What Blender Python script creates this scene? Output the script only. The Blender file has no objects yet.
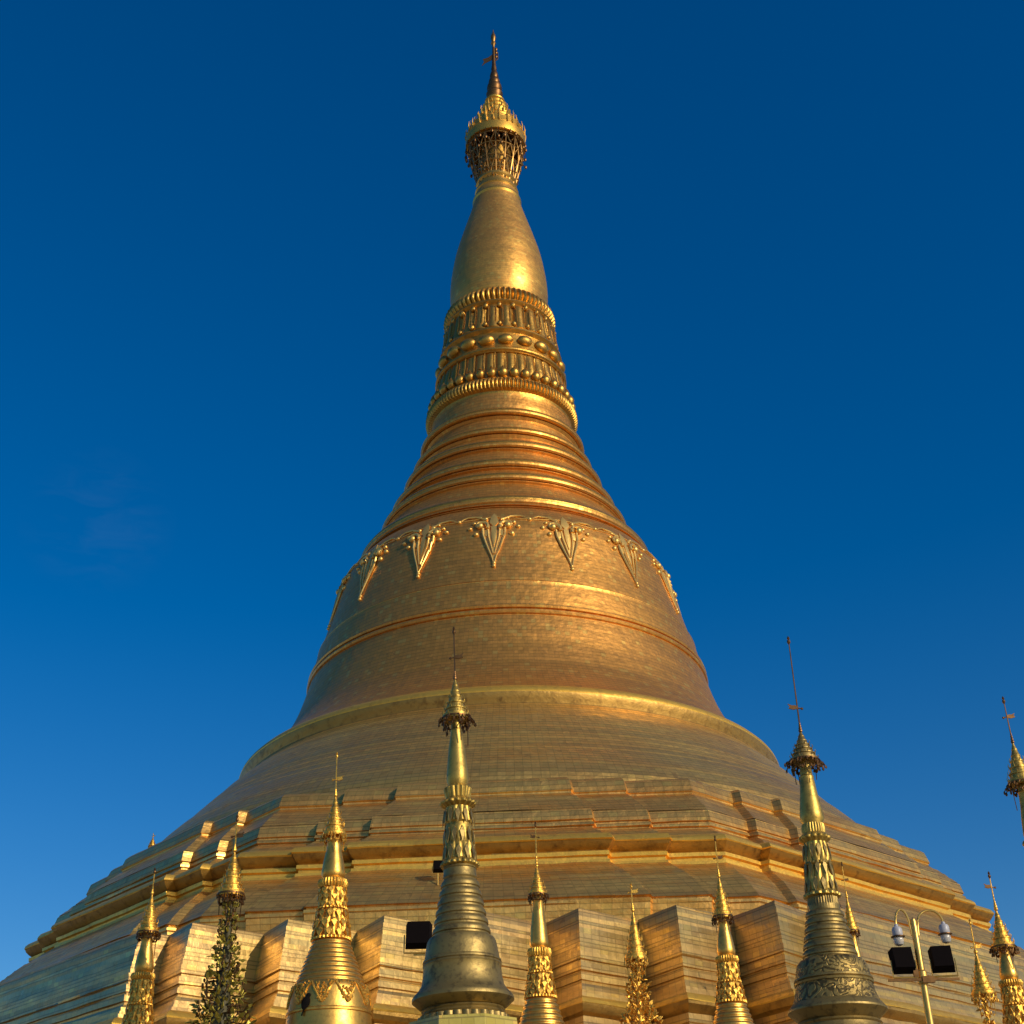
import bpy, bmesh, math, random
from math import sin, cos, pi, sqrt, radians, atan2
from mathutils import Vector, Matrix

random.seed(7)
scene = bpy.context.scene

# ------------------------------------------------------------------ camera
CAM_F, CAM_PITCH, CAM_YAW, CAM_ROLL = 1372.956, 0.53075, 0.00699, -0.02554
fw = Vector((sin(CAM_YAW) * cos(CAM_PITCH), cos(CAM_YAW) * cos(CAM_PITCH), sin(CAM_PITCH)))
rt = Vector((cos(CAM_YAW), -sin(CAM_YAW), 0.0))
up = rt.cross(fw)
c_, s_ = cos(CAM_ROLL), sin(CAM_ROLL)
R_ = c_ * rt + s_ * up
U_ = -s_ * rt + c_ * up
cam_data = bpy.data.cameras.new("camera")
cam_data.sensor_width = 36.0
cam_data.lens = 36.0 * CAM_F / 1024.0
cam_data.clip_end = 6000
cam_data.clip_start = 0.1
cam = bpy.data.objects.new("camera", cam_data)
scene.collection.objects.link(cam)
cam.matrix_world = Matrix(((R_.x, U_.x, -fw.x, 0), (R_.y, U_.y, -fw.y, -100), (R_.z, U_.z, -fw.z, 0), (0, 0, 0, 1)))
scene.camera = cam

# ------------------------------------------------------------------ light
SUN_EL, SUN_AZ = radians(23.0), radians(48.0)       # azimuth: to the right of straight behind the camera
sun_dir = Vector((sin(SUN_AZ) * cos(SUN_EL), -cos(SUN_AZ) * cos(SUN_EL), sin(SUN_EL)))
world = bpy.data.worlds.new("World")
scene.world = world
world.use_nodes = True
wn = world.node_tree
wn.nodes.clear()
sky = wn.nodes.new("ShaderNodeTexSky")
sky.sky_type = 'NISHITA'
sky.sun_disc = False
sky.sun_elevation = SUN_EL
sky.sun_rotation = atan2(sun_dir.x, sun_dir.y)
sky.air_density = 1.0
sky.dust_density = 0.8
sky.ozone_density = 3.2
hs = wn.nodes.new("ShaderNodeHueSaturation")
hs.inputs["Saturation"].default_value = 1.43
hs.inputs["Hue"].default_value = 0.507
bg = wn.nodes.new("ShaderNodeBackground")
bg.inputs["Strength"].default_value = 0.114
wo = wn.nodes.new("ShaderNodeOutputWorld")
wn.links.new(sky.outputs[0], hs.inputs["Color"])
# one faint wisp of high cloud
tc = wn.nodes.new("ShaderNodeTexCoord")
dv = wn.nodes.new("ShaderNodeVectorMath")
dv.operation = 'DOT_PRODUCT'
dv.inputs[1].default_value = (-0.2830, 0.8275, 0.4850)
wn.links.new(tc.outputs["Generated"], dv.inputs[0])
mr = wn.nodes.new("ShaderNodeMapRange")
mr.inputs["From Min"].default_value = 0.9985
mr.inputs["From Max"].default_value = 1.0
wn.links.new(dv.outputs["Value"], mr.inputs["Value"])
mp = wn.nodes.new("ShaderNodeMapping")
mp.inputs["Scale"].default_value = (14, 14, 40)
wn.links.new(tc.outputs["Generated"], mp.inputs["Vector"])
nz = wn.nodes.new("ShaderNodeTexNoise")
nz.inputs["Scale"].default_value = 2.0
nz.inputs["Detail"].default_value = 7
nz.inputs["Distortion"].default_value = 0.8
wn.links.new(mp.outputs[0], nz.inputs["Vector"])
m2 = wn.nodes.new("ShaderNodeMapRange")
m2.inputs["From Min"].default_value = 0.42
m2.inputs["From Max"].default_value = 0.75
wn.links.new(nz.outputs[0], m2.inputs["Value"])
mm = wn.nodes.new("ShaderNodeMath")
mm.operation = 'MULTIPLY'
wn.links.new(mr.outputs[0], mm.inputs[0])
wn.links.new(m2.outputs[0], mm.inputs[1])
m3 = wn.nodes.new("ShaderNodeMath")
m3.operation = 'MULTIPLY'
m3.inputs[1].default_value = 0.022
wn.links.new(mm.outputs[0], m3.inputs[0])
mx = wn.nodes.new("ShaderNodeMix")
mx.data_type = 'RGBA'
wn.links.new(m3.outputs[0], mx.inputs[0])
wn.links.new(hs.outputs[0], mx.inputs[6])
mx.inputs[7].default_value = (3.2, 3.6, 4.2, 1)
wn.links.new(mx.outputs[2], bg.inputs["Color"])
wn.links.new(bg.outputs[0], wo.inputs["Surface"])
sl = bpy.data.lights.new("sun", 'SUN')
sl.energy = 2.95
sl.angle = radians(0.55)
sl.color = (1.0, 0.90, 0.70)
so = bpy.data.objects.new("sun", sl)
scene.collection.objects.link(so)
so.rotation_euler = sun_dir.to_track_quat('Z', 'Y').to_euler()
so.location = sun_dir * 200

scene.view_settings.view_transform = 'Standard'
scene.view_settings.look = 'None'
scene.view_settings.exposure = -0.12
scene.view_settings.gamma = 1.0

# ------------------------------------------------------------------ materials
def nodes(name):
    m = bpy.data.materials.new(name)
    m.use_nodes = True
    nt = m.node_tree
    nt.nodes.clear()
    out = nt.nodes.new("ShaderNodeOutputMaterial")
    p = nt.nodes.new("ShaderNodeBsdfPrincipled")
    nt.links.new(p.outputs[0], out.inputs[0])
    return m, nt, p


def N(nt, t, **kw):
    n = nt.nodes.new(t)
    for k, v in kw.items():
        setattr(n, k, v)
    return n


def math_n(nt, op, a, b=None, c=None):
    n = nt.nodes.new("ShaderNodeMath")
    n.operation = op
    for i, v in enumerate((a, b, c)):
        if v is None:
            continue
        if isinstance(v, (int, float)):
            n.inputs[i].default_value = v
        else:
            nt.links.new(v, n.inputs[i])
    return n.outputs[0]


def ramp(nt, fac, stops):
    r = nt.nodes.new("ShaderNodeValToRGB")
    els = r.color_ramp.elements
    while len(els) > 1:
        els.remove(els[-1])
    els[0].position = stops[0][0]
    els[0].color = (*stops[0][1], 1)
    for p, c in stops[1:]:
        e = els.new(p)
        e.color = (*c, 1)
    nt.links.new(fac, r.inputs[0])
    return r.outputs[0]


def mix_rgb(nt, fac, a, b, mode='MIX'):
    n = nt.nodes.new("ShaderNodeMix")
    n.data_type = 'RGBA'
    n.blend_type = mode
    for i, v in ((0, fac), (6, a), (7, b)):
        if isinstance(v, (int, float)):
            n.inputs[i].default_value = v
        elif isinstance(v, tuple):
            n.inputs[i].default_value = (*v, 1)
        else:
            nt.links.new(v, n.inputs[i])
    return n.outputs[2]


def plate_mat(name, pw, ph, ca, cb, rough=0.36, tilt=0.10, seam=0.07, buckle=0.25, metallic=0.87, red=(0.66, 0.30, 0.07), redamt=0.35, rowvar=0.5, rowtilt=0.08, seamdark=0.45, stagger=0.5, rvar=0.04):
    """gilded sheet metal laid as plates: pw x ph metres, every plate a little different in colour, gloss and tilt"""
    m, nt, p = nodes(name)
    uv = N(nt, "ShaderNodeUVMap")
    sep = N(nt, "ShaderNodeSeparateXYZ")
    nt.links.new(uv.outputs[0], sep.inputs[0])
    U, V = sep.outputs[0], sep.outputs[1]
    v = math_n(nt, 'DIVIDE', V, ph)
    row = math_n(nt, 'FLOOR', v)
    off = math_n(nt, 'MULTIPLY', math_n(nt, 'MODULO', math_n(nt, 'ABSOLUTE', row), 2.0), stagger)
    u = math_n(nt, 'ADD', math_n(nt, 'DIVIDE', U, pw), off)
    col = math_n(nt, 'FLOOR', u)
    fu = math_n(nt, 'SUBTRACT', u, col)
    fv = math_n(nt, 'SUBTRACT', v, row)
    cell = N(nt, "ShaderNodeCombineXYZ")
    nt.links.new(col, cell.inputs[0])
    nt.links.new(row, cell.inputs[1])
    w1 = N(nt, "ShaderNodeTexWhiteNoise", noise_dimensions='3D')
    nt.links.new(cell.outputs[0], w1.inputs[0])
    w2 = N(nt, "ShaderNodeTexWhiteNoise", noise_dimensions='1D')
    nt.links.new(row, w2.inputs[1])
    # seams
    eu = math_n(nt, 'MINIMUM', fu, math_n(nt, 'SUBTRACT', 1.0, fu))
    ev = math_n(nt, 'MINIMUM', fv, math_n(nt, 'SUBTRACT', 1.0, fv))
    su = math_n(nt, 'LESS_THAN', math_n(nt, 'MULTIPLY', eu, pw / ph), seam)
    sv = math_n(nt, 'LESS_THAN', ev, seam * 1.3)
    seamv = math_n(nt, 'MAXIMUM', math_n(nt, 'MULTIPLY', su, 0.6), sv)
    geo = N(nt, "ShaderNodeNewGeometry")
    # big stains and weathering
    n1 = N(nt, "ShaderNodeTexNoise")
    n1.inputs["Scale"].default_value = 0.16
    n1.inputs["Detail"].default_value = 6
    n1.inputs["Roughness"].default_value = 0.62
    nt.links.new(geo.outputs["Position"], n1.inputs["Vector"])
    n2 = N(nt, "ShaderNodeTexNoise")
    n2.inputs["Scale"].default_value = 1.4
    n2.inputs["Detail"].default_value = 5
    nt.links.new(geo.outputs["Position"], n2.inputs["Vector"])
    # stretched streaks along the courses
    mp = N(nt, "ShaderNodeMapping")
    mp.inputs["Scale"].default_value = (0.10, 1.3, 1)
    nt.links.new(uv.outputs[0], mp.inputs[0])
    n3 = N(nt, "ShaderNodeTexNoise")
    n3.inputs["Scale"].default_value = 1.0
    n3.inputs["Detail"].default_value = 4
    nt.links.new(mp.outputs[0], n3.inputs["Vector"])
    base = mix_rgb(nt, w1.outputs[0], ca, cb)
    stain = ramp(nt, n1.outputs[0], [(0.40, (0, 0, 0)), (0.62, (1, 1, 1))])
    base = mix_rgb(nt, math_n(nt, 'MULTIPLY', stain, redamt * 1.3), base, red)
    rowf = math_n(nt, 'MULTIPLY', ramp(nt, n3.outputs[0], [(0.35, (0, 0, 0)), (0.65, (1, 1, 1))]), redamt)
    base = mix_rgb(nt, rowf, base, red)
    old = math_n(nt, 'MULTIPLY', math_n(nt, 'GREATER_THAN', math_n(nt, 'ADD', w1.outputs[0], math_n(nt, 'MULTIPLY', n2.outputs[0], 0.5)), 1.22), 0.4)
    base = mix_rgb(nt, old, base, (0.34, 0.17, 0.05))
    base = mix_rgb(nt, math_n(nt, 'MULTIPLY', math_n(nt, 'LESS_THAN', w1.outputs[0], 0.06), 0.5), base, (0.92, 0.58, 0.13))
    base = mix_rgb(nt, math_n(nt, 'MULTIPLY', seamv, seamdark), base, (0.09, 0.045, 0.018))
    nt.links.new(base, p.inputs["Base Color"])
    p.inputs["Metallic"].default_value = metallic
    r = math_n(nt, 'ADD', rough - 0.10, math_n(nt, 'MULTIPLY', w1.outputs[0], rvar))
    r = math_n(nt, 'ADD', r, math_n(nt, 'MULTIPLY', n2.outputs[0], 0.12))
    r = math_n(nt, 'ADD', r, math_n(nt, 'MULTIPLY', math_n(nt, 'SUBTRACT', w2.outputs[0], 0.5), 0.10 * rowvar))
    nt.links.new(r, p.inputs["Roughness"])
    # each plate tilted a little
    vm = N(nt, "ShaderNodeVectorMath", operation='SUBTRACT')
    nt.links.new(w1.outputs[1], vm.inputs[0])
    vm.inputs[1].default_value = (0.5, 0.5, 0.5)
    vs = N(nt, "ShaderNodeVectorMath", operation='SCALE')
    nt.links.new(vm.outputs[0], vs.inputs[0])
    vs.inputs[3].default_value = tilt
    # rows tilt too
    rm = N(nt, "ShaderNodeVectorMath", operation='SUBTRACT')
    nt.links.new(w2.outputs[1], rm.inputs[0])
    rm.inputs[1].default_value = (0.5, 0.5, 0.5)
    rs = N(nt, "ShaderNodeVectorMath", operation='MULTIPLY')
    nt.links.new(rm.outputs[0], rs.inputs[0])
    rs.inputs[1].default_value = (0, 0, rowtilt)
    va = N(nt, "ShaderNodeVectorMath", operation='ADD')
    nt.links.new(geo.outputs["Normal"], va.inputs[0])
    nt.links.new(vs.outputs[0], va.inputs[1])
    vb = N(nt, "ShaderNodeVectorMath", operation='ADD')
    nt.links.new(va.outputs[0], vb.inputs[0])
    nt.links.new(rs.outputs[0], vb.inputs[1])
    vn = N(nt, "ShaderNodeVectorMath", operation='NORMALIZE')
    nt.links.new(vb.outputs[0], vn.inputs[0])
    bp = N(nt, "ShaderNodeBump")
    bp.inputs["Strength"].default_value = buckle
    bp.inputs["Distance"].default_value = 0.25
    nt.links.new(n2.outputs[0], bp.inputs["Height"])
    nt.links.new(vn.outputs[0], bp.inputs["Normal"])
    nt.links.new(bp.outputs[0], p.inputs["Normal"])
    return m


def metal_mat(name, ca, cb, rough=0.3, metallic=0.95, scale=6.0, bump=0.15, dist=0.03, dark=(0.10, 0.06, 0.02), darkamt=0.3, carve=0.0, carve_scale=3.0):
    m, nt, p = nodes(name)
    geo = N(nt, "ShaderNodeNewGeometry")
    n1 = N(nt, "ShaderNodeTexNoise")
    n1.inputs["Scale"].default_value = scale
    n1.inputs["Detail"].default_value = 7
    n1.inputs["Roughness"].default_value = 0.65
    nt.links.new(geo.outputs["Position"], n1.inputs["Vector"])
    n2 = N(nt, "ShaderNodeTexNoise")
    n2.inputs["Scale"].default_value = scale * 0.22
    n2.inputs["Detail"].default_value = 4
    nt.links.new(geo.outputs["Position"], n2.inputs["Vector"])
    base = mix_rgb(nt, n2.outputs[0], ca, cb)
    d = ramp(nt, n1.outputs[0], [(0.50, (0, 0, 0)), (0.68, (1, 1, 1))])
    base = mix_rgb(nt, math_n(nt, 'MULTIPLY', d, darkamt), base, dark)
    hgt = n1.outputs[0]
    if carve > 0:
        nz = N(nt, "ShaderNodeTexNoise")
        nz.inputs["Scale"].default_value = carve_scale
        nz.inputs["Detail"].default_value = 1.5
        nz.inputs["Distortion"].default_value = 1.6
        nt.links.new(geo.outputs["Position"], nz.inputs["Vector"])
        band = math_n(nt, 'ABSOLUTE', math_n(nt, 'SUBTRACT', math_n(nt, 'FRACT', math_n(nt, 'MULTIPLY', nz.outputs[0], 5.0)), 0.5))
        cv = ramp(nt, band, [(0.10, (0, 0, 0)), (0.28, (1, 1, 1))])
        base = mix_rgb(nt, math_n(nt, 'MULTIPLY', math_n(nt, 'SUBTRACT', 1.0, cv), 0.75), base, dark)
        hgt = math_n(nt, 'ADD', math_n(nt, 'MULTIPLY', cv, carve), n1.outputs[0])
    nt.links.new(base, p.inputs["Base Color"])
    p.inputs["Metallic"].default_value = metallic
    r = math_n(nt, 'ADD', rough - 0.08, math_n(nt, 'MULTIPLY', n1.outputs[0], 0.2))
    nt.links.new(r, p.inputs["Roughness"])
    bp = N(nt, "ShaderNodeBump")
    bp.inputs["Strength"].default_value = bump
    bp.inputs["Distance"].default_value = dist
    nt.links.new(hgt, bp.inputs["Height"])
    nt.links.new(bp.outputs[0], p.inputs["Normal"])
    return m


def plain_mat(name, col, rough=0.6, metallic=0.0, var=0.25, scale=5.0, bump=0.1):
    m, nt, p = nodes(name)
    geo = N(nt, "ShaderNodeNewGeometry")
    n1 = N(nt, "ShaderNodeTexNoise")
    n1.inputs["Scale"].default_value = scale
    n1.inputs["Detail"].default_value = 6
    nt.links.new(geo.outputs["Position"], n1.inputs["Vector"])
    base = mix_rgb(nt, n1.outputs[0], tuple(c * (1 - var) for c in col), tuple(min(1, c * (1 + var)) for c in col))
    nt.links.new(base, p.inputs["Base Color"])
    p.inputs["Metallic"].default_value = metallic
    p.inputs["Roughness"].default_value = rough
    bp = N(nt, "ShaderNodeBump")
    bp.inputs["Strength"].default_value = bump
    bp.inputs["Distance"].default_value = 0.01
    nt.links.new(n1.outputs[0], bp.inputs["Height"])
    nt.links.new(bp.outputs[0], p.inputs["Normal"])
    return m


GA, GB = (0.76, 0.475, 0.12), (0.80, 0.51, 0.135)
M = {}
M['terrace'] = plate_mat("gilded_terrace_plates", 0.50, 0.30, GA, GB, rough=0.44, metallic=0.80, tilt=0.035, buckle=0.3, redamt=0.4, rowvar=1.3, rowtilt=0.12, seamdark=0.38, stagger=0.0)
M['zigzag'] = plate_mat("gilded_zigzag_plates", 0.50, 0.29, (0.75, 0.48, 0.135), (0.82, 0.54, 0.16), rough=0.42, metallic=0.76, tilt=0.03, buckle=0.16, redamt=0.5, red=(0.58, 0.33, 0.12), rowvar=1.8, rowtilt=0.26, seamdark=0.42, stagger=0.0)
M['bell'] = plate_mat("gilded_bell_plates", 0.40, 0.32, (0.72, 0.335, 0.06), (0.77, 0.365, 0.07), rough=0.47, metallic=0.82, tilt=0.04, buckle=0.25, redamt=0.35, seamdark=0.30, stagger=0.0, rowtilt=0.05)
M['skirt'] = plate_mat("gilded_skirt_plates", 0.50, 0.33, GA, GB, rough=0.45, metallic=0.82, tilt=0.05, buckle=0.3, redamt=0.25, rowvar=1.3, rowtilt=0.10, seamdark=0.40, stagger=0.0)
M['bud'] = plate_mat("gilded_bud_plates", 0.34, 0.24, (0.70, 0.38, 0.075), (0.76, 0.42, 0.085), rough=0.48, metallic=0.8, tilt=0.05, seam=0.05, buckle=0.15, redamt=0.45, seamdark=0.3, rowtilt=0.04)
M['roll'] = metal_mat("bright_gold_roll", (0.84, 0.48, 0.07), (0.90, 0.54, 0.09), rough=0.46, metallic=0.8, scale=2.0, bump=0.3, dist=0.12, dark=(0.42, 0.22, 0.06), darkamt=0.5)
M['shaderoll'] = metal_mat("shade_toned_gold_moulding", (0.38, 0.21, 0.05), (0.54, 0.31, 0.07), rough=0.45, metallic=0.8, scale=1.6, bump=0.4, dist=0.12, dark=(0.14, 0.07, 0.02), darkamt=0.7)  # darker base paints in underside shade of the mouldings; noise adds blotchy patina
M['ornament'] = metal_mat("bright_gold_ornament", (0.84, 0.50, 0.12), (0.92, 0.58, 0.16), rough=0.40, metallic=0.75, scale=3.0, bump=0.2, dist=0.08, darkamt=0.1)
M['lotus'] = metal_mat("gilded_lotus_mouldings", (0.54, 0.28, 0.05), (0.70, 0.38, 0.07), rough=0.37, metallic=0.9, scale=2.2, bump=0.4, dist=0.12, dark=(0.26, 0.13, 0.05), darkamt=0.6)
M['dark'] = metal_mat("old_dark_gilt_bronze", (0.13, 0.065, 0.025), (0.26, 0.13, 0.045), rough=0.45, scale=3.0, darkamt=0.5, dark=(0.03, 0.018, 0.01))
M['basket'] = metal_mat("brown_gilt_lattice", (0.24, 0.12, 0.035), (0.44, 0.24, 0.07), rough=0.42, scale=1.5, darkamt=0.6, dark=(0.10, 0.05, 0.02))
M['gold'] = metal_mat("polished_gold_leaf", (0.70, 0.38, 0.07), (0.82, 0.46, 0.095), rough=0.36, metallic=0.9, scale=7.0, bump=0.3, dist=0.03, dark=(0.36, 0.19, 0.05), darkamt=0.6)
M['goldlace'] = metal_mat("fine_gold_tracery", (0.76, 0.40, 0.055), (0.88, 0.49, 0.08), rough=0.40, metallic=0.85, scale=14.0, bump=0.5, dist=0.03, dark=(0.16, 0.08, 0.025), darkamt=0.75)
M['dull'] = metal_mat("weathered_dull_gold", (0.25, 0.17, 0.055), (0.38, 0.26, 0.08), rough=0.47, metallic=0.75, scale=5.0, bump=0.4, dist=0.03, dark=(0.07, 0.05, 0.025), darkamt=0.75)
M['dullcarved'] = metal_mat("carved_dull_gold", (0.33, 0.215, 0.06), (0.47, 0.315, 0.09), rough=0.45, metallic=0.75, scale=6.0, bump=0.6, dist=0.03, dark=(0.06, 0.04, 0.016), darkamt=0.6, carve=0.9, carve_scale=2.3)
M['oldgold'] = metal_mat("worn_old_gold", (0.46, 0.29, 0.06), (0.62, 0.41, 0.09), rough=0.44, metallic=0.8, scale=5.0, bump=0.35, dist=0.03, dark=(0.10, 0.065, 0.02), darkamt=0.65)
M['leafgold'] = metal_mat("greened_gold_leaves", (0.30, 0.24, 0.035), (0.52, 0.40, 0.06), rough=0.42, metallic=0.7, scale=3.0, darkamt=0.8, dark=(0.03, 0.03, 0.012))
M['leafdark'] = metal_mat("dark_leafy_stem", (0.05, 0.045, 0.02), (0.10, 0.08, 0.03), rough=0.6, metallic=0.4, scale=3.0)
M['black'] = plain_mat("black_lamp_housing", (0.005, 0.003, 0.003), 0.9)
M['black'].node_tree.nodes["Principled BSDF"].inputs["Specular IOR Level"].default_value = 0.08
M['postgold'] = metal_mat("gold_painted_post", (0.62, 0.38, 0.09), (0.72, 0.45, 0.12), rough=0.35, metallic=0.75, scale=4)
M['whitecap'] = plain_mat("white_enamel_lamp_cap", (0.42, 0.40, 0.42), 0.4)
M['birdblack'] = plain_mat("black_feathers", (0.006, 0.005, 0.005), 0.9)
M['birdblack'].node_tree.nodes["Principled BSDF"].inputs["Specular IOR Level"].default_value = 0.08
M['tile'] = plate_mat("yellow_glazed_tiles", 0.34, 0.22, (0.42, 0.36, 0.05), (0.52, 0.45, 0.09), rough=0.3, tilt=0.05, seam=0.06, metallic=0.0, redamt=0.1)
M['marble'] = plate_mat("marble_paving", 0.9, 0.9, (0.40, 0.34, 0.26), (0.47, 0.41, 0.32), rough=0.5, tilt=0.01, seam=0.02, buckle=0.02, metallic=0.0, red=(0.30, 0.24, 0.16), redamt=0.3, rowvar=0, rowtilt=0.0)
M['plinth'] = plain_mat("cream_plinth_plaster", (0.34, 0.29, 0.20), 0.7)
m, nt, p = nodes("frosted_lamp_glass")
p.inputs["Base Color"].default_value = (0.62, 0.58, 0.52, 1)
p.inputs["Roughness"].default_value = 0.15
p.inputs["Transmission Weight"].default_value = 0.35
M['glass'] = m


# ------------------------------------------------------------------ mesh helpers
def link_mesh(name, bm, mat, parent=None, loc=(0, 0, 0), smooth=True, angle=32):
    me = bpy.data.meshes.new(name)
    bmesh.ops.recalc_face_normals(bm, faces=bm.faces)
    bm.to_mesh(me)
    bm.free()
    me.materials.append(mat)
    if smooth:
        me.shade_smooth()
        me.set_sharp_from_angle(angle=radians(angle))
    o = bpy.data.objects.new(name, me)
    scene.collection.objects.link(o)
    o.location = loc
    if parent:
        o.parent = parent
    return o


def thing(name, label, cat, loc=(0, 0, 0), group=None, rot=0.0):
    o = bpy.data.objects.new(name, None)
    scene.collection.objects.link(o)
    o.location = loc
    o.rotation_euler = (0, 0, rot)
    o.empty_display_size = 0.5
    o["label"] = label
    o["category"] = cat
    if group:
        o["group"] = group
    return o


def revolve(bm, prof, seg=64, cx=0.0, cy=0.0, cap=True, phase=0.0, uvr=None):
    """prof: (r, z[, amp, n]) bottom or top first; amp*cos(n*theta) ripples the radius into petals or flutes"""
    uvl = bm.loops.layers.uv.verify()
    rings = []
    for pt in prof:
        r, z = pt[0], pt[1]
        amp, n = (pt[2], pt[3]) if len(pt) > 2 else (0, 0)
        row = []
        for i in range(seg):
            t = 2 * pi * i / seg + phase
            q = r
            if amp:
                q = r * (1 + amp * (2 * abs(cos(n * t / 2)) ** 1.0 - 1))
            row.append(bm.verts.new((cx + q * cos(t), cy + q * sin(t), z)))
        rings.append(row)
    R = uvr or max(p_[0] for p_ in prof)
    v = 0.0
    for k in range(len(prof) - 1):
        dv = sqrt((prof[k + 1][0] - prof[k][0]) ** 2 + (prof[k + 1][1] - prof[k][1]) ** 2)
        for i in range(seg):
            j = (i + 1) % seg
            try:
                f = bm.faces.new((rings[k][i], rings[k][j], rings[k + 1][j], rings[k + 1][i]))
            except ValueError:
                continue
            us = (2 * pi * i / seg * R, 2 * pi * (i + 1) / seg * R)
            for l, uvv in zip(f.loops, ((us[0], v), (us[1], v), (us[1], v + dv), (us[0], v + dv))):
                l[uvl].uv = uvv
        v += dv
    if cap:
        for row in (rings[0], rings[-1]):
            try:
                bm.faces.new(row)
            except ValueError:
                pass
    return rings


def tube(bm, pts, r, seg=8, r2=None):
    """round bar along a polyline, tapering from r to r2"""
    pts = [Vector(p_) for p_ in pts]
    n = len(pts)
    rows = []
    ref = Vector((0.31, 0.17, 0.93))
    for k, p_ in enumerate(pts):
        d = (pts[min(k + 1, n - 1)] - pts[max(k - 1, 0)]).normalized()
        a = d.cross(ref)
        if a.length < 0.05:
            a = d.cross(Vector((1, 0, 0)))
        a.normalize()
        b = d.cross(a)
        rr = r if r2 is None else r + (r2 - r) * k / (n - 1)
        rows.append([bm.verts.new(p_ + a * (rr * cos(2 * pi * i / seg)) + b * (rr * sin(2 * pi * i / seg))) for i in range(seg)])
    for k in range(n - 1):
        for i in range(seg):
            j = (i + 1) % seg
            bm.faces.new((rows[k][i], rows[k][j], rows[k + 1][j], rows[k + 1][i]))
    bm.faces.new(rows[0])
    bm.faces.new(rows[-1])


def blob(bm, c, rx, ry=None, rz=None, rot=None, seg=10, rings=7, pw=1.0):
    ry = ry or rx
    rz = rz or rx
    c = Vector(c)
    M3 = rot or Matrix.Identity(3)
    rows = []
    top = bm.verts.new(c + M3 @ Vector((0, 0, rz)))
    bot = bm.verts.new(c + M3 @ Vector((0, 0, -rz)))
    for k in range(1, rings):
        a = pi * k / rings
        rows.append([bm.verts.new(c + M3 @ Vector((rx * sin(a) ** pw * cos(2 * pi * i / seg), ry * sin(a) ** pw * sin(2 * pi * i / seg), rz * cos(a)))) for i in range(seg)])
    for i in range(seg):
        j = (i + 1) % seg
        bm.faces.new((top, rows[0][i], rows[0][j]))
        bm.faces.new((bot, rows[-1][j], rows[-1][i]))
        for k in range(len(rows) - 1):
            bm.faces.new((rows[k][i], rows[k + 1][i], rows[k + 1][j], rows[k][j]))


def leaf(bm, c, d, up_, w, l, th=0.02):
    """pointed leaf with thickness; d = length direction, up_ = face normal"""
    c, d = Vector(c), Vector(d).normalized()
    nrm = Vector(up_) - d * Vector(up_).dot(d)
    if nrm.length < 1e-3:
        nrm = d.orthogonal()
    nrm.normalize()
    s = d.cross(nrm)
    out = [(0, 0.15), (0.3, 1.0), (0.6, 0.7), (1.0, 0.0)]
    pts = [c + d * (l * a) + s * (w * b * 0.5) for a, b in out] + [c + d * (l * a) - s * (w * b * 0.5) for a, b in reversed(out[:-1])]
    f1 = [bm.verts.new(p_ + nrm * (th + (0.12 * w if 0 < i < 3 else 0))) for i, p_ in enumerate(pts)]
    f2 = [bm.verts.new(p_ - nrm * th) for p_ in pts]
    bm.faces.new(f1)
    bm.faces.new(list(reversed(f2)))
    n = len(pts)
    for i in range(n):
        j = (i + 1) % n
        bm.faces.new((f1[j], f1[i], f2[i], f2[j]))


def box(bm, c, s, rot=None):
    c = Vector(c)
    M3 = rot or Matrix.Identity(3)
    vs = [bm.verts.new(c + M3 @ Vector((x * s[0] / 2, y * s[1] / 2, z * s[2] / 2))) for x in (-1, 1) for y in (-1, 1) for z in (-1, 1)]
    for f in ((0, 1, 3, 2), (4, 6, 7, 5), (0, 4, 5, 1), (2, 3, 7, 6), (0, 2, 6, 4), (1, 5, 7, 3)):
        bm.faces.new([vs[i] for i in f])


def arc(a, b, z, n=14):
    """half-hoop from a to b rising to height z"""
    a, b = Vector(a), Vector(b)
    o = []
    for i in range(n + 1):
        t = i / n
        x = 0.5 - 0.5 * cos(pi * t)
        base = a.lerp(b, x)
        h = sin(pi * t)
        base.z += (z - max(a.z, b.z)) * h
        o.append(base)
    return o


# ------------------------------------------------------------------ ground
GROUND = -1.7
bm = bmesh.new()
uvl = bm.loops.layers.uv.verify()
S_ = 3000
vs = [bm.verts.new((x, y, GROUND)) for x, y in ((-S_, -S_), (S_, -S_), (S_, S_), (-S_, S_))]
f = bm.faces.new(vs)
for l, c in zip(f.loops, ((-S_, -S_), (S_, -S_), (S_, S_), (-S_, S_))):
    l[uvl].uv = c
g = link_mesh("ground", bm, M['marble'], smooth=False)
g["kind"] = "structure"

# ------------------------------------------------------------------ the great stupa
PHI = -0.05118
T22 = math.tan(pi / 8)
great = thing("great_stupa", "huge gilded stupa towering over all the small spires round its terraces", "stupa")


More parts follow.
